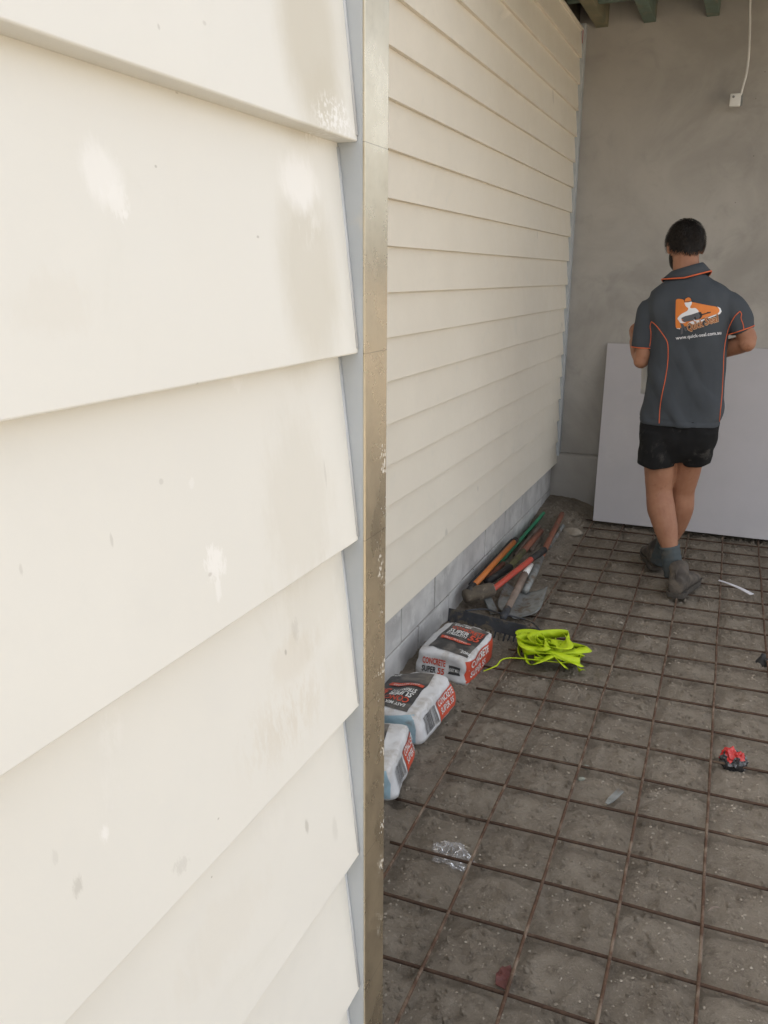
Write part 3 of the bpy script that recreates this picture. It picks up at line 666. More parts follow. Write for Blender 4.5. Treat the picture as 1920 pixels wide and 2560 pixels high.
# rake
def z7(a, b_): return 950+a/3.016, 1250+b_/3.016
r0, r1 = atZ(*z7(520, 815), .085), atZ(*z7(1292, 1000), .060); j0, j1 = tz(755, 1425, .055), tz(1008, 925, .10); j2 = tz(1085, 815, .11)
t = thing('garden_rake', 'dark steel rake lying teeth down with weathered wooden handle, beside the concrete bag', 'rake', (r0.x, r0.y, 0))
m = MB(); dv = (r1-r0); dn_ = Vector((dv.y, -dv.x, 0)).normalized()
rows = []
for i in range(13):
    s_ = i/12; p = lerp(r0, r1, s_); p.z += .006*math.sin(s_*math.pi)
    q = p + (-Vector((0, 0, 1))*.060 + Vector((dn_.x, dn_.y, 0))*-.012 if dn_.y > 0 else -Vector((0, 0, 1))*.060 + dn_*.012); th = Vector((dn_.x, dn_.y, 0))*.0025
    rows.append([p+th, p-th, q-th, q+th])
m.loft(rows); m.build('head_bar', M_DSTEEL, t, bevel=.0008, seg=1)
tm = None
for i in range(22):
    s_ = (i+.5)/22; p = lerp(r0, r1, s_)-Vector((0, 0, .056)); z_ = G(p.x, p.y)-.006
    o = MB().tube([p, Vector((p.x-.004, p.y-.018, max(z_, p.z-.045)+.008)), Vector((p.x-.003, p.y-.012, min(z_, p.z-.004)))], [.0048, .0042, .0026], 5).build('tooth', M_DSTEEL, t, True)
rod('ferrule', [j0+Vector((0, -.02, -.012)), j0, lerp(j0, j1, .16)], [.013, .018, .0185], M_DSTEEL, t, 12)
rod('handle', [lerp(j0, j1, .12), lerp(j0, j1, .6), j1], [.0165, .0172, .0172], M_WOOD, t, 12)
rod('torn_sleeve', [lerp(j0, j1, .99), lerp(j1, j2, .4), j2], [.0178, .0160, .011], M_WPLAST, t, 9)
br = [j0+Vector((0, .01, .004))]+[atZ(*z7(*p), z) for p, z in (((1010, 880), .05), ((1120, 908), .045), ((1175, 945), .045), ((1200, 980), .05))]
rod('brace_wire', catmull(br, 6), .0045, M_DSTEEL, t, 7)
rod('brace_wire', catmull([j0+Vector((0, .01, .004)), lerp(r0, j0, .6)+Vector((0, .05, .0)), lerp(r0, j0, .2)+Vector((.02, .02, -.01))], 6), .0045, M_DSTEEL, t, 7)
# lump of dried mortar
def lump(name, c, r, mat, seed, sq=.6, label='', cat=''):
    m = MB().ball(c, r[0], r[1], r[2], 16, 10)
    for v in m.v: d_ = (v-Vector(c)); v += d_*.35*fr((v.x, v.y, v.z+seed), .22/max(r)*6, 3)
    return tag(recentre(m.build(name, mat, None, True)), label, cat)
p = atZ(1428, 1319, .03); lump('mortar_lump', (p.x, p.y, G(p.x, p.y)+.012), (.085, .035, .028), M_STONE, 3, label='long pale lump of dried mortar near the end of the shovel handle', cat='lump')

# ------------------------------------------------------------------ lime strap heap
cx, cy = -.628, 3.30; rs = random.Random(21); P_ = []
P_ += [atZ(1208, 1678, .012), atZ(1240, 1665, .03), atZ(1275, 1645, .05)]
for k in range(46):
    a = k*1.9+rs.uniform(-.9, .9); rr = rs.uniform(.25, 1.0)
    x, y = cx+.18*rr*math.cos(a), cy+.165*rr*math.sin(a)
    z = .010+rs.random()**1.2*.080*(1.1-rr*.7)+.0006*k
    P_.append((x, y, z))
P_ += [atZ(1430, 1640, .02), atZ(1445, 1672, .012), atZ(1460, 1674, .012)]
C = catmull(P_, 9); m = MB(); u = Vector((0, 0, 1)); vs = []
for i, p in enumerate(C):
    p = Vector(p); p.z = max(p.z, G(p.x, p.y)+.006)
    t_ = (C[min(i+1, len(C)-1)]-C[max(i-1, 0)]).normalized()
    want = Vector((0, 0, 1))*math.cos(i*.11)+t_.cross(Vector((0, 0, 1)))*math.sin(i*.11)*1.3
    u = (u*.8+want*.25); u = (u-t_*u.dot(t_)).normalized(); w = t_.cross(u)*.0155
    if i < 26: w *= .18
    k_ = u*.0006
    lo = min((p+w).z, (p-w).z); fl_ = G(p.x, p.y)+.002
    if lo < fl_: p = p+Vector((0, 0, fl_-lo))
    vs.append([p+w+k_, p-w+k_, p-w-k_, p+w-k_])
m.loft(vs); tag(recentre(m.build('webbing_strap', M_STRAP, None, True)), 'tangled heap of bright lime yellow webbing strap on the mesh', 'strap')

# ------------------------------------------------------------------ litter on the soil
a, b_ = atZ(1798, 1451, .012), atZ(1880, 1486, .012); d = (b_-a).normalized(); w = Vector((-d.y, d.x, 0)); rows = []
for i in range(9):
    s_ = i/8; p = lerp(a, b_, s_); h_ = (.006+.008*s_); z_ = Vector((0, 0, .0015)); k = Vector((0, 0, .006*math.sin(s_*3.1)))
    rows.append([p+w*h_+z_+k, p+w*.3*h_+z_*2.6+k, p-w*h_+z_+k, p-w*h_-z_+k, p+w*h_-z_+k])
tag(recentre(MB().loft(rows).build('plastic_strip', M_STRIP, None)), 'flat white plastic offcut strip lying across the mesh behind the boots', 'strip')

def crumple(name, c, r, mats, seed, label, cat, amp=.45, n=14):
    bm = bmesh.new(); bmesh.ops.create_icosphere(bm, subdivisions=4, radius=1)
    for v in bm.verts:
        e = noise.ridged_multi_fractal(v.co*1.7+Vector((seed, 0, 0)), .9, 2.1, 4, 1, 2)*.33-.3+.35*noise.noise(v.co*1.3+Vector((0, seed, 0)))
        v.co = v.co*(1+amp*e); v.co = Vector((v.co.x*r[0], v.co.y*r[1], max(v.co.z, -.55)*r[2]))
    me = bpy.data.meshes.new(name); bm.to_mesh(me); bm.free()
    o = link(name, me, mats[0], None); me.materials.clear()
    for m_ in mats: me.materials.append(m_)
    if len(mats) > 1:
        for p in me.polygons:
            q = p.center; p.material_index = 1 if q.z/r[2] + .9*noise.noise(Vector((q.x/r[0], q.y/r[1], seed))*1.8) < .62 else 0
    o.location = c; tag(o, label, cat); return recentre(o)
p = atZ(1835, 1885, .025); crumple('crushed_wrapper', (p.x, p.y, G(p.x, p.y)+.026), (.040, .034, .042), [M_CANRED, M_CANBLK], 5.3, 'crushed shiny red and black drink can lying on the soil', 'can', .75)
kp = Mat('clear_film'); kp.b.inputs['Transmission Weight'].default_value = .88; kp.b.inputs['IOR'].default_value = 1.2
M_FILM = kp.out((.93, .94, .97), .08, 0.0, .9, kp.noise(60, 4), .5, .004)
def film(name, px, py, r, seed, label):
    p = atZ(px, py, 0); m = MB(); n = 22
    for j in range(n+1):
        for i in range(n+1):
            u, v = i/n*2-1, j/n*2-1; rr = 1+.25*noise.noise(Vector((u*2, v*2, seed)))
            x, y = p.x+u*r[0]*rr, p.y+v*r[1]*rr
            e = noise.ridged_multi_fractal(Vector((u*1.6, v*1.6, seed)), .9, 2.1, 4, 1, 2)
            z = G(x, y)+.004+(.016*max(0, e-.7)*max(0, 1-(u*u+v*v)*.8))*r[2]
            m.v.append(Vector((x, y, z)))
    m.f = [(j*(n+1)+i, j*(n+1)+i+1, (j+1)*(n+1)+i+1, (j+1)*(n+1)+i) for j in range(n) for i in range(n) if (i-n/2+.5)**2+(j-n/2+.5)**2 < (n/2)**2*(1+.35*noise.noise(Vector((i*.4, j*.4, seed))))]
    return tag(recentre(m.build(name, M_FILM, None, False)), label, 'plastic film')
film('plastic_film', 1132, 2125, (.060, .045, 1.7), 2.0, 'crumpled clear plastic film glinting on the soil near the concrete bags')
a, b_ = atZ(1517, 2008, .004), atZ(1553, 1974, .012); d = (b_-a).normalized(); w = Vector((-d.y, d.x, 0))*.011
tag(recentre(MB().loft([[a+w*.5, a-w*.5, a-w*.5-Vector((0, 0, .004)), a+w*.5-Vector((0, 0, .004))], [lerp(a, b_, .3)+w, lerp(a, b_, .3)-w, lerp(a, b_, .3)-w-Vector((0, 0, .004)), lerp(a, b_, .3)+w-Vector((0, 0, .004))], [b_+w, b_-w, b_-w-Vector((0, 0, .004)), b_+w-Vector((0, 0, .004))]]).build('steel_wedge', M_STEEL, None, bevel=.001)), 'small grey flat steel wedge lying on the soil', 'wedge')
p = atZ(1262, 2438, 0); m = MB(); z_ = G(p.x, p.y)+.012
rag = [(-.014, -.03), (.012, -.035), (.020, -.01), (.016, .02), (.004, .038), (-.013, .026), (-.022, .004)]
V, F = poly2d(rag, .006)
m.v = [Vector((p.x+u, p.y+v, z_+.010*noise.noise(Vector((u*60, v*60, 1))))) for u, v in V]; m.f = F
o = m.build('red_scrap', simple('dull_red_plastic', (.12, .035, .03), (.09, .03, .026), 30, .6, .2, 100), None, False); q = o.modifiers.new('t', 'SOLIDIFY'); q.thickness = .0015
tag(recentre(o), 'small dull red scrap beside a mesh bar', 'scrap')
p = atZ(1904, 1650, 0); z_ = G(p.x, p.y)
bc = thing('bar_chair', 'small black plastic bar chair standing under the mesh edge', 'bar chair', (p.x, p.y, z_))
MB().tube([(p.x, p.y, z_-.002), (p.x, p.y, z_+.012), (p.x+.004, p.y, z_+.034), (p.x+.006, p.y, z_+.047)], [.026, .022, .012, .010], 10).build('cone', M_BLACK, bc, True)
MB().tube([(p.x, p.y, z_+.020), (p.x+.055, p.y-.012, z_+.020)], [.015, .013], 8).build('stub_arm', M_BLACK, bc, True)
for k, (px, py) in enumerate(((1467, 1904), (1455, 1931))):
    p = atZ(px, py, 0); lump('pebble', (p.x, p.y, G(p.x, p.y)+.004), (.011, .008, .007), simple('greenish_pebble', (.30, .31, .26), (.24, .25, .21), 40, .8, .1, 100), k*5, label=('pale greenish pebble with another just behind it' if k else 'pale greenish pebble lying behind its twin'), cat='pebble')
a = atZ(1770, 2278, .008); b_ = atZ(1798, 2269, .01); o = MB().tube(catmull([a, lerp(a, b_, .4)+Vector((0, .006, .003)), b_], 5), .0016, 5).build('twig', M_WOOD, None, True); tag(recentre(o), 'tiny pale bent twig on the soil', 'twig')

# ------------------------------------------------------------------ the person
def push(me, fn):
    n = len(me.vertices); nr = [0.0]*(3*n); me.vertices.foreach_get('normal', nr); co = [0.0]*(3*n); me.vertices.foreach_get('co', co)
    for i in range(n):
        p = Vector(co[3*i:3*i+3]); p = fn(p, Vector(nr[3*i:3*i+3])); co[3*i:3*i+3] = p[:]
    me.vertices.foreach_set('co', co); me.update()
PY = 4.46
person = thing('person', 'person in a charcoal polo shirt and black shorts walking away over the mesh, head bowed', 'person', (-.27, PY, 0))
def ring(c, a, b_, n=28, k=2.3, fwd=0.0):
    out = []
    for i in range(n):
        t_ = 2*math.pi*i/n; cx_, sy_ = math.cos(t_), math.sin(t_)
        out.append(Vector(c)+Vector((a*math.copysign(abs(cx_)**(2/k), cx_), b_*math.copysign(abs(sy_)**(2/k), sy_), 0)))
    return out
def secs(rows):
    """rows of (py, px left, px right, depth of the axis, half depth)"""
    R_ = []
    for py, pl, pr_, y, b_ in rows:
        l, r = atY(pl, py, y), atY(pr_, py, y); R_.append(ring((l+r)/2, (r.x-l.x)/2, b_))
    return R_
# joints
SL, SR = atY(1630, 782, PY+.01), atY(1818, 768, PY+.01)
EL, ER = atY(1604, 893, PY-.005), atY(1868, 852, PY-.01)
HL, HR = atY(1586, 846, PY+.235), atY(1705, 905, PY+.235)
body = MB()
# legs: image-left leg is the trailing one
def limb(pts, rs_, n=18, flat=1.0): body.tube(catmull(pts, 6), [lerp((rs_[min(i//6, len(rs_)-1)], 0, 0), (rs_[min(i//6+1, len(rs_)-1)], 0, 0), (i % 6)/6).x for i in range(6*(len(pts)-1)+1)], n, flat)
px = .00212
limb([atY(1652, 1060, PY+.01), atY(1650, 1165, PY), atY(1648, 1225, PY-.005), atY(1653, 1272, PY-.03), atY(1664, 1318, PY-.065), atY(1673, 1362, PY-.09), atY(1680, 1400, PY-.10), atY(1686, 1440, PY-.10)],
     [.095, .079, .066, .070, .060, .044, .041, .044])
limb([atY(1735, 1060, PY+.02), atY(1716, 1165, PY+.06), atY(1705, 1225, PY+.09), atY(1702, 1268, PY+.10), atY(1690, 1312, PY+.12), atY(1667, 1355, PY+.15), atY(1655, 1378, PY+.17), atY(1648, 1402, PY+.18)],
     [.095, .076, .064, .066, .056, .043, .041, .044])
# pelvis and trunk core
body.loft(secs([(1100, 1610, 1786, PY+.02, .10), (1000, 1630, 1785, PY+.01, .09), (850, 1645, 1790, PY+.01, .09), (760, 1650, 1790, PY+.015, .08), (712, 1685, 1755, PY+.015, .06)]))
# neck, skull
NB, HC = atY(1718, 700, PY+.015), atY(1712, 611, PY+.075)
body.tube([NB, lerp(NB, HC, .5)+Vector((0, -.008, 0)), HC], [.066, .061, .060], 18)
HM = Matrix.Rotation(rad(24), 3, 'Z') @ Matrix.Rotation(rad(-30), 3, 'X')
def hp(x, y, z): return HC + HM @ Vector((x, y, z))
body.ball(HC, .076, .096, .100, 20, 14, HM)
body.ball(hp(0, .030, -.055), .058, .066, .068, 16, 12, HM)            # face and jaw
body.ball(hp(0, .070, -.098), .026, .024, .020, 12, 8, HM)             # chin
body.tube([hp(0, .092, .005), hp(0, .108, -.022), hp(0, .112, -.040), hp(0, .096, -.052)], [.008, .011, .015, .010], 10)   # nose
body.ball(hp(0, .090, -.070), .024, .010, .007, 12, 8, HM)             # mouth
for s_ in (-1, 1):
    body.ball(hp(.030*s_, .084, .018), .020, .012, .008, 10, 8, HM)    # brow
    body.ball(hp(.031*s_, .082, .000), .014, .010, .009, 10, 8, HM)    # eyeball under its lid
    body.ball(hp(.081*s_, .000, -.022), .009, .020, .033, 12, 10, HM)  # ear
    body.ball(hp(.086*s_, -.010, -.018), .007, .010, .026, 10, 8, HM)
# arms
limb([SL, lerp(SL, EL, .5)+Vector((-.004, 0, 0)), EL+Vector((.004, 0, 0)), lerp(EL, HL, .35)+Vector((0, 0, -.006)), HL-(HL-EL).normalized()*.03], [.040, .038, .040, .041, .030])
limb([SR, lerp(SR, ER, .5)+Vector((.006, 0, 0)), ER, lerp(ER, HR, .35)+Vector((0, 0, -.004)), HR-(HR-ER).normalized()*.03], [.040, .040, .043, .043, .030])
body.ball(EL+Vector((0, -.004, -.018)), .039, .039, .038, 14, 10); body.ball(ER+Vector((0, -.010, -.012)), .041, .041, .041, 14, 10)
def hand(W0, fwd, side, thumb):
    """palm from the wrist, four curled fingers of unequal length and a thumb from the side of the palm"""
    fwd = fwd.normalized(); side = (side-fwd*side.dot(fwd)).normalized(); nn = fwd.cross(side).normalized()*thumb
    body.tube([W0-fwd*.02, W0+fwd*.02, W0+fwd*.055, W0+fwd*.085], [.029, .036, .040, .037], 14, .46, up=nn)
    for k, (o, L_) in enumerate(((-.029, .066), (-.010, .076), (.010, .071), (.028, .056))):
        b0 = W0+fwd*.078+side*o; p1 = b0+fwd*L_*.45-nn*.010; p2 = p1+fwd*L_*.22-nn*L_*.32; p3 = p2-nn*L_*.30-fwd*L_*.06
        body.tube([b0, p1, p2, p3], [.0098, .0092, .0086, .0072], 8)
    t0 = W0+fwd*.022-side*.026; t1 = t0+fwd*.030-side*.022-nn*.012; t2 = t1+fwd*.030-side*.004-nn*.016
    body.tube([t0, t1, t2], [.0135, .0115, .0085], 8)
hand(HL, (HL-EL), Vector((.2, .3, -1)), 1); hand(HR, (HR-ER), Vector((0, .3, -1)), -1)
bme = remeshed(body, .0055, 5)
push(bme, lambda p, n: p+n*.0010*fr(p, 30, 3))
off = -person.location
bme.transform(Matrix.Translation(off)); link('body', bme, M_SKIN, person, True)

# shirt
sh = MB()
sh.loft(secs([(1061, 1601, 1801, PY+.005, .128), (1030, 1603, 1805, PY+.005, .126), (980, 1607, 1810, PY, .122), (920, 1617, 1813, PY, .120), (870, 1624, 1815, PY-.002, .124), (820, 1625, 1820, PY-.004, .130),
              (780, 1618, 1826, PY-.004, .126), (750, 1618, 1830, PY, .116), (728, 1622, 1830, PY+.004, .100), (712, 1642, 1808, PY+.008, .084), (698, 1668, 1780, PY+.012, .072), (684, 1682, 1764, PY+.014, .064)]))
cuL0, cuL1 = atY(1606, 868, PY-.003), lerp(SL, EL, .45); 
sh.tube(catmull([atY(1658, 768, PY+.008), atY(1623, 772, PY+.006), atY(1613, 812, PY+.004), atY(1606, 873, PY+.002)], 5), [.054]*5+[.061]*4+[.060]*4+[.058]*3, 20)
sh.tube(catmull([atY(1785, 752, PY+.008), atY(1823, 756, PY+.006), atY(1845, 790, PY+.002), atY(1857, 829, PY-.002)], 5), [.054]*5+[.060]*4+[.060]*4+[.056]*3, 20)
sme = remeshed(sh, .0065, 14)
zt_, zb = atY(1700, 684, PY).z, atY(1700, 1061, PY).z
def folds(p, n):
    x, y, z = p; f = sm(zb-.01, zb+.05, z)
    back = .012*noise.noise(Vector((x*7+z*2.2, y*3, z*2.4)))+.008*noise.noise(Vector((x*13-z*5.5, y*5, z*3.5+4)))+.004*noise.noise(Vector((x*26+z*9, y*9, z*8)))
    fold = .016*max(0, math.sin((x*.9+z*.55)*34+2.5*noise.noise(Vector((x*4, y*4, z*3)))))*sm(1.36, 1.10, z)*(.4+.6*abs(noise.noise(Vector((x*6, 3, z*4)))*2))
    hem = -.0022*sm(.006, .002, abs(z-zb-.030))
    return p+n*((back+fold*.9)*(.35+.65*f)+hem-.003)
push(sme, folds)
sme.update()
shirt_bvh = bvh_of(sme)
sme.transform(Matrix.Translation(off)); shirt = link('shirt', sme, M_SHIRT, person, True)
def campix(u, v): return CP, ray(u, v)
def onshirt(u, v, lift):
    d_ = ray(u, v).normalized(); h = shirt_bvh.ray_cast(CP, d_)
    return h[0]-d_*lift if h[0] is not None else atY(u, v, PY-.1)
def rz5(a, b_): return 1500+a/3.686, 500+b_/3.686
def piping(pts, r=.0021):
    C_ = catmull([Vector((*rz5(*p), 0)) for p in pts], 6)
    MB().tube([onshirt(p.x, p.y, .0012) for p in C_], r, 6).build('piping', M_PIPE, shirt, True)
piping([(475, 1120), (520, 1160), (580, 1240), (620, 1310), (628, 1400), (622, 1520), (600, 1660), (570, 1800), (552, 1930), (545, 2058)])
piping([(475, 1120), (462, 1160), (470, 1230), (466, 1300), (458, 1350)], .002)
piping([(1290, 1025), (1240, 1075), (1190, 1170), (1160, 1280), (1143, 1400), (1137, 1540), (1130, 1680), (1124, 1790), (1116, 1880), (1108, 1960), (1100, 2040)])
piping([(1290, 1025), (1304, 1050), (1300, 1090), (1320, 1150), (1326, 1200)], .002)
# cuffs
def cuff(c, ax, r, fl_=1.0):
    ax = ax.normalized(); u = ax.orthogonal().normalized(); w_ = ax.cross(u); pts = []
    for i in range(33):
        a_ = 2*math.pi*i/32; d_ = u*math.cos(a_)+w_*math.sin(a_); h = shirt_bvh.ray_cast(c+d_*.3, -d_); pts.append(h[0]+d_*.0006 if h[0] is not None and (h[0]-c).length < .12 else c+d_*r)
    MB().tube(pts, .0028, 6).build('cuff_piping', M_PIPE, shirt, True)
cuff(atY(1606, 868, PY+.002), atY(1606, 873, PY)-atY(1613, 812, PY), .060); cuff(atY(1856, 824, PY-.002), atY(1857, 829, PY)-atY(1845, 790, PY), .062)
# collar: a turned-down band
cl = MB(); cp = MB(); N_ = 40; inn, out_, low = [], [], []; c0 = atY(1718, 676, PY+.02)
tiltv = Vector((.085, .0, 0))
for i in range(N_):
    a_ = 2*math.pi*i/N_; ca, sa = math.cos(a_), math.sin(a_)
    topz = .018+.02*ca+.0*sa-.030*max(0, sa); 
    inn.append(c0+Vector((.066*ca, .066*sa, topz))); out_.append(c0+Vector((.072*ca, .074*sa, topz-.002))); low.append(c0+Vector((.112*ca-.002, .094*sa+.002, topz-.052-.012*max(0, sa)+.012*abs(ca))))
inner_low = [p+Vector((0, 0, -.05)) for p in inn]
for i in range(N_):
    pass
V_ = inner_low+inn+out_+low; F_ = []
for r_ in range(3):
    for i in range(N_): F_.append((r_*N_+i, r_*N_+(i+1) % N_, (r_+1)*N_+(i+1) % N_, (r_+1)*N_+i))
cl.add(V_, F_); co = cl.build('collar', M_SHIRT, shirt, True, recalc=True); q = co.modifiers.new('t', 'SOLIDIFY'); q.thickness = .003
MB().tube(low+[low[0]], .0036, 6).build('collar_piping', M_PIPE, shirt, True)
# print on the back
def LZ(u, v): return 1660+u/9.217, 720+v/9.217
def logo(name, pts, lift, mat, step=4.5):
    V, F = poly2d([LZ(*p) for p in pts], step); return decal(name, V, F, campix, shirt_bvh, lift, mat, shirt)
def rnd(pts, n=4): return [(p.x, p.y) for p in catmull([(a, b_, 0) for a, b_ in pts], n, True)]
logo('logo_swoosh', [(1225, 425), (1300, 462), (1328, 540), (1292, 598), (1180, 645), (1000, 710), (860, 775), (740, 820), (730, 795), (860, 735), (1000, 680), (1160, 620), (1240, 585), (1280, 530), (1262, 470)], .0016, M_LWHITE)
logo('logo_edge', [(300, 925), (370, 925), (370, 952), (290, 935)], .0016, M_LWHITE)
logo('logo_panel', rnd([(272, 330), (280, 275), (330, 250), (440, 266), (480, 300), (640, 322), (850, 365), (1050, 405), (1190, 428), (1262, 470), (1280, 530), (1240, 585), (1150, 622), (1000, 668), (860, 718), (740, 790), (560, 862), (380, 922), (310, 926), (270, 890), (265, 600)], 3), .0022, M_LOGO)
logo('logo_cap_outline', [(462, 330), (468, 268), (500, 222), (560, 203), (612, 218), (642, 268), (648, 294), (692, 318), (640, 322), (560, 318)], .0028, M_LDARK)
logo('logo_cap', [(474, 316), (480, 270), (507, 236), (560, 214), (604, 228), (628, 274), (630, 297), (555, 308)], .0034, M_LOGO)
logo('logo_figure', rnd([(478, 337), (555, 332), (634, 314), (636, 370), (605, 430), (608, 460), (650, 468), (715, 460), (760, 490), (800, 548), (720, 590), (560, 635), (425, 690), (402, 730), (440, 780), (505, 797), (430, 808), (370, 800), (335, 745), (310, 710), (330, 670), (400, 600), (520, 535), (553, 500), (553, 460), (512, 430), (482, 380)], 3), .0034, M_LWHITE)
logo('logo_figure', [(560, 800), (600, 780), (670, 755), (700, 800), (745, 855), (650, 835), (600, 835), (560, 885), (525, 890)], .0034, M_LWHITE)
logo('logo_gun', [(400, 690), (480, 650), (620, 615), (800, 555), (850, 560), (872, 600), (880, 660), (840, 700), (720, 735), (600, 760), (470, 785), (420, 750), (455, 725), (405, 715)], .0040, M_LGREY)
logo('logo_gun_end', [(790, 562), (850, 550), (888, 620), (850, 700), (800, 712), (836, 640)], .0046, M_LDARK); logo('logo_gun_ring', [(690, 690), (720, 650), (750, 720), (735, 735)], .0046, M_LDARK)
logo('logo_nozzle', [(850, 604), (970, 577), (1000, 553), (1085, 548), (1075, 570), (1000, 590), (870, 632)], .0040, M_LDARK)
logo('logo_hand', rnd([(680, 725), (740, 745), (800, 735), (850, 718), (830, 755), (770, 785), (715, 775)], 3), .0046, M_LWHITE)
logo('logo_handle', [(372, 810), (440, 825), (440, 1040), (400, 1072), (384, 1060), (400, 900)], .0040, M_LGREY); logo('logo_handle', [(440, 830), (510, 940), (530, 985), (490, 1000), (440, 900)], .0040, M_LGREY)
def shirt_text(name, s_, x, y, w, h, ang, lift, mat, bold=0.0, shear=0.0):
    o_ = LZ(x, y); ca, sa = math.cos(ang), math.sin(ang)
    V, F = text_in(s_, o_, (ca, sa), (sa, -ca), h/9.217, w/9.217, bold, shear); decal(name, V, F, campix, shirt_bvh, lift, mat, shirt)
for s_, x, y, w in (('Quick', 545, 990, 400), ('Seal', 950, 858, 350)):
    shirt_text('logo_lettering', s_, x-8, y+4, w+22, 165, rad(-17), .0050, M_LTAN, .06, .25); shirt_text('logo_lettering', s_, x, y, w, 155, rad(-17), .0058, M_LBROWN, .012, .25)
shirt_text('web_address', 'www.quick-seal.com.au', 275, 1192, 1055, 78, rad(-7), .0022, M_LWHITE, .012)

# shorts
so = MB()
so.loft(secs([(1020, 1604, 1798, PY+.01, .108), (1060, 1600, 1799, PY+.01, .118), (1090, 1599, 1796, PY+.01, .122), (1112, 1600, 1790, PY+.015, .118), (1140, 1640, 1745, PY+.02, .10), (1152, 1660, 1720, PY+.02, .085)]))
so.loft(secs([(1075, 1601, 1698, PY+.005, .112), (1110, 1597, 1694, PY+.003, .112), (1140, 1594, 1690, PY, .108), (1163, 1591, 1688, PY-.002, .106)]))
so.loft(secs([(1075, 1700, 1797, PY+.015, .112), (1110, 1698, 1790, PY+.03, .110), (1140, 1697, 1783, PY+.045, .106), (1159, 1697, 1780, PY+.055, .102)]))
ome = remeshed(so, .0065, 5); zb = min(v.co.z for v in ome.vertices)
def sfolds(p, n):
    x, y, z = p; p = p+n*(.011*noise.noise(Vector((x*11+z*4, y*5, z*8)))+.005*noise.noise(Vector((x*25, y*9, z*22))))
    if z < zb+.03: p.z += .006*math.sin(x*40)
    return p
push(ome, sfolds)
ome.transform(Matrix.Translation(off)); link('shorts', ome, M_SHORTS, person, True)

# socks and boots
def sock(a, b_, r0, r1):
    m = MB(); pts = []; rr = []
    for i in range(17): t_ = i/16; pts.append(lerp(a, b_, t_)); rr.append(r0+(r1-r0)*t_+.0022*math.sin(i*2.2)+(.003 if i == 0 else 0))
    m.tube(pts, rr, 18); m.build('sock', M_SOCK, person, True)
sock(atY(1674, 1364, PY-.09), atY(1686, 1440, PY-.10), .0485, .0500); sock(atY(1667, 1350, PY+.148), atY(1648, 1405, PY+.18), .0475, .049)
def boot(heel, yaw, pitch, ank, k=1.0):
    """heel: ground contact at the back of the heel; local y runs to the toe"""
    Mx = Matrix.Rotation(yaw, 3, 'Z') @ Matrix.Rotation(pitch, 3, 'X')
    def lp(x, y, z): return heel + Mx @ Vector((x*k, y*k, z*k))
    up = MB(); rows = []
    for y, hw, top_ in ((-.004, .020, .060), (.004, .034, .100), (.03, .040, .108), (.07, .041, .104), (.12, .043, .088), (.17, .048, .070), (.22, .049, .058), (.26, .042, .048), (.284, .026, .036), (.292, .010, .028)):
        r_ = []
        for i in range(20):
            a_ = 2*math.pi*i/20; cx_, sz = math.cos(a_), math.sin(a_); z0, z1 = .016, top_
            r_.append(lp(hw*math.copysign(abs(cx_)**.75, cx_), y, (z0+z1)/2+(z1-z0)/2*math.copysign(abs(sz)**.8, sz)))
        rows.append(r_)
    up.loft(rows)
    up.tube([lp(0, .045, .06), lp(0, .048, .105), lerp(lp(0, .05, .14), ank, .3), lerp(lp(0, .05, .155), ank, .4)], [.046, .047, .048, .050], 20)
    ume = remeshed(up, .005, 4)
    push(ume, lambda p, n: p+n*.0026*fr(p, 22, 4))
    ume.transform(Matrix.Translation(off)); b_ = link('boot', ume, M_BOOT, person, True)
    so_ = MB(); rr = []
    for y, hw in ((-.010, .022), (0, .037), (.03, .043), (.08, .041), (.13, .043), (.18, .051), (.23, .051), (.27, .043), (.296, .024), (.302, .010)):
        rr.append([lp(-hw, y, 0), lp(hw, y, 0), lp(hw+.001, y, .022), lp(-hw-.001, y, .022)])
    so_.loft(rr); so_.build('sole', M_SOLE, b_, False, bevel=.003)
    # pull tab and collar roll
    MB().tube([lp(0, -.004, .095), lp(0, -.010, .118), lp(0, .002, .132)], [.006, .008, .005], 8, .5).build('pull_tab', M_BOOT, b_, True)
h1_ = atZ(1685, 1494, .004); boot(Vector((h1_.x, h1_.y, .0045)), rad(-13), 0, atY(1687, 1430, PY-.10), 1.12)
h2_ = atZ(1640, 1425, .004); boot(Vector((h2_.x, h2_.y, .0045)), rad(14), 0, atY(1650, 1400, PY+.18), 1.08)

# hair: a cap of strands over the scalp, and the beard
rh = random.Random(5)
def strands(name, count, fn, L_, r, seedoff=0.0, base=None):
    m = MB()
    if base: base(m)
    for _ in range(count):
        s_ = fn()
        if s_ is None: continue
        p, n, d = s_; w = d.cross(n).normalized(); L2 = L_*rh.uniform(.6, 1.25); bend = rh.uniform(-.5, .7); sw = rh.uniform(-.8, .8)
        a, b_, c = p, p+(d*.55+n*.14+w*sw*.3)*L2, p+(d*.95+n*(.14-bend*.3)+w*sw)*L2
        if name == 'hair': b_ += n*.002
        m.add([a-w*r, a+w*r, b_+w*r*.8+n*.0008, b_-w*r*.8+n*.0008, c], [(0, 1, 2, 3), (3, 2, 4)])
    return m.build(name, M_HAIR, person, False, recalc=False)
def cap(m):
    n0 = len(m.v); m.ball(hp(0, -.008, .006), .087, .103, .106, 28, 20, HM)
    Mi = HM.transposed(); keep = []
    for i in range(n0, len(m.v)):
        q = Mi @ (m.v[i]-HC); hl = -.082+.020*sm(.02, .07, abs(q.x)) if q.y < -.03 else -.045+.10*sm(-.02, .085, q.y)
        m.v[i] += (m.v[i]-HC).normalized()*(.007*fr(m.v[i], 34, 3)); keep.append(q.z > hl)
    m.f = [f for f in m.f if sum(keep[i-n0] for i in f) >= len(f)-1]
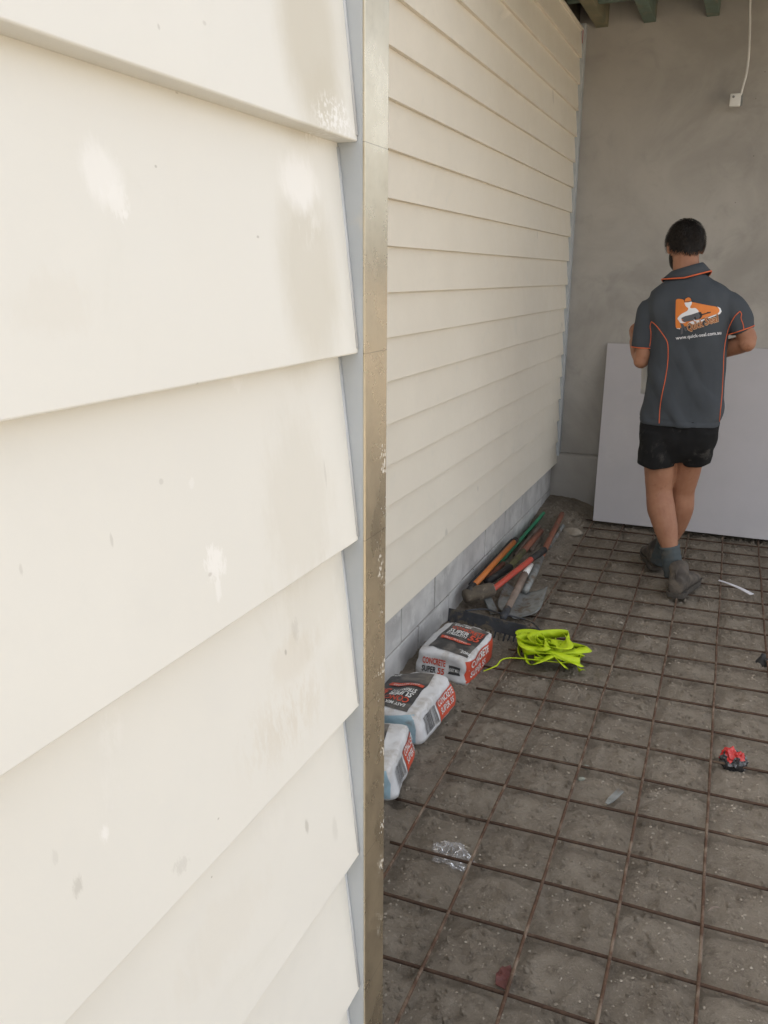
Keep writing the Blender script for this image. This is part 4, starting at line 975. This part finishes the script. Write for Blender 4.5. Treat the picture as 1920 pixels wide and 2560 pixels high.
def scalp():
    t_, a_ = math.asin(rh.uniform(-.85, 1)), rh.uniform(0, 6.283)
    q = Vector((math.cos(t_)*math.cos(a_), math.cos(t_)*math.sin(a_), math.sin(t_)))
    p = Vector((q.x*.088, q.y*.104-.008, q.z*.107+.006)); hl = -.080+.020*sm(.02, .07, abs(p.x)) if p.y < -.03 else -.040+.10*sm(-.02, .085, p.y)
    if p.z < hl: return None
    n = Vector((q.x/.084, q.y/.1, q.z/.104)).normalized()
    crown = Vector((.01, -.05, .10)); d = (p-crown); d += Vector((rh.uniform(-.03, .03), rh.uniform(-.03, .03), -.03)); d = (d-n*d.dot(n)).normalized()
    return HC+HM @ p, (HM @ n), (HM @ d)
strands('hair', 4200, scalp, .026, .0013, base=cap)
def jaw():
    a_ = rh.uniform(-1.75, 1.75); z = rh.uniform(-.118, -.035); k = 1-.3*sm(-.06, -.12, z)
    p = Vector((.068*math.sin(a_)*k, .028+.068*math.cos(a_)*k, z))
    if abs(a_) < .8 and z > -.062: return None
    n = Vector((math.sin(a_), math.cos(a_), -.35)).normalized(); d = Vector((rh.uniform(-.3, .3), .25, -1)); d = (d-n*d.dot(n)).normalized()
    return HC+HM @ p, HM @ n, HM @ d
def jawbase(m):
    n0 = len(m.v); m.ball(hp(0, .030, -.066), .066, .070, .062, 24, 16, HM); Mi = HM.transposed(); keep = []
    for i in range(n0, len(m.v)):
        q = Mi @ (m.v[i]-HC); keep.append(q.y > .01 and q.z < -.03 and not (q.y > .07 and q.z > -.066 and abs(q.x) < .03))
        m.v[i] += (m.v[i]-HC).normalized()*(.004*fr(m.v[i], 40, 3))
    m.f = [f for f in m.f if all(keep[i-n0] for i in f)]
strands('beard', 1500, jaw, .022, .0013, base=jawbase)

# sheet of paper held in front
P0, P1 = atY(1601, 984, PY+.225), atY(1606, 868, PY+.245); P2, P3 = atY(1712, 880, PY+.25), atY(1706, 990, PY+.235); m = MB(); n = 8
for j in range(n+1):
    for i in range(n+1):
        p = lerp(lerp(P0, P3, i/n), lerp(P1, P2, i/n), j/n); p.y += .012*math.sin(i/n*3.1)+.006*math.sin(j/n*5); m.v.append(p)
m.f = [(j*(n+1)+i, j*(n+1)+i+1, (j+1)*(n+1)+i+1, (j+1)*(n+1)+i) for j in range(n) for i in range(n)]
o = m.build('paper_sheet', M_PAPER, None, True); q = o.modifiers.new('t', 'SOLIDIFY'); q.thickness = .0006
tag(recentre(o), 'white sheet of paper held in front of the person, mostly hidden', 'paper')
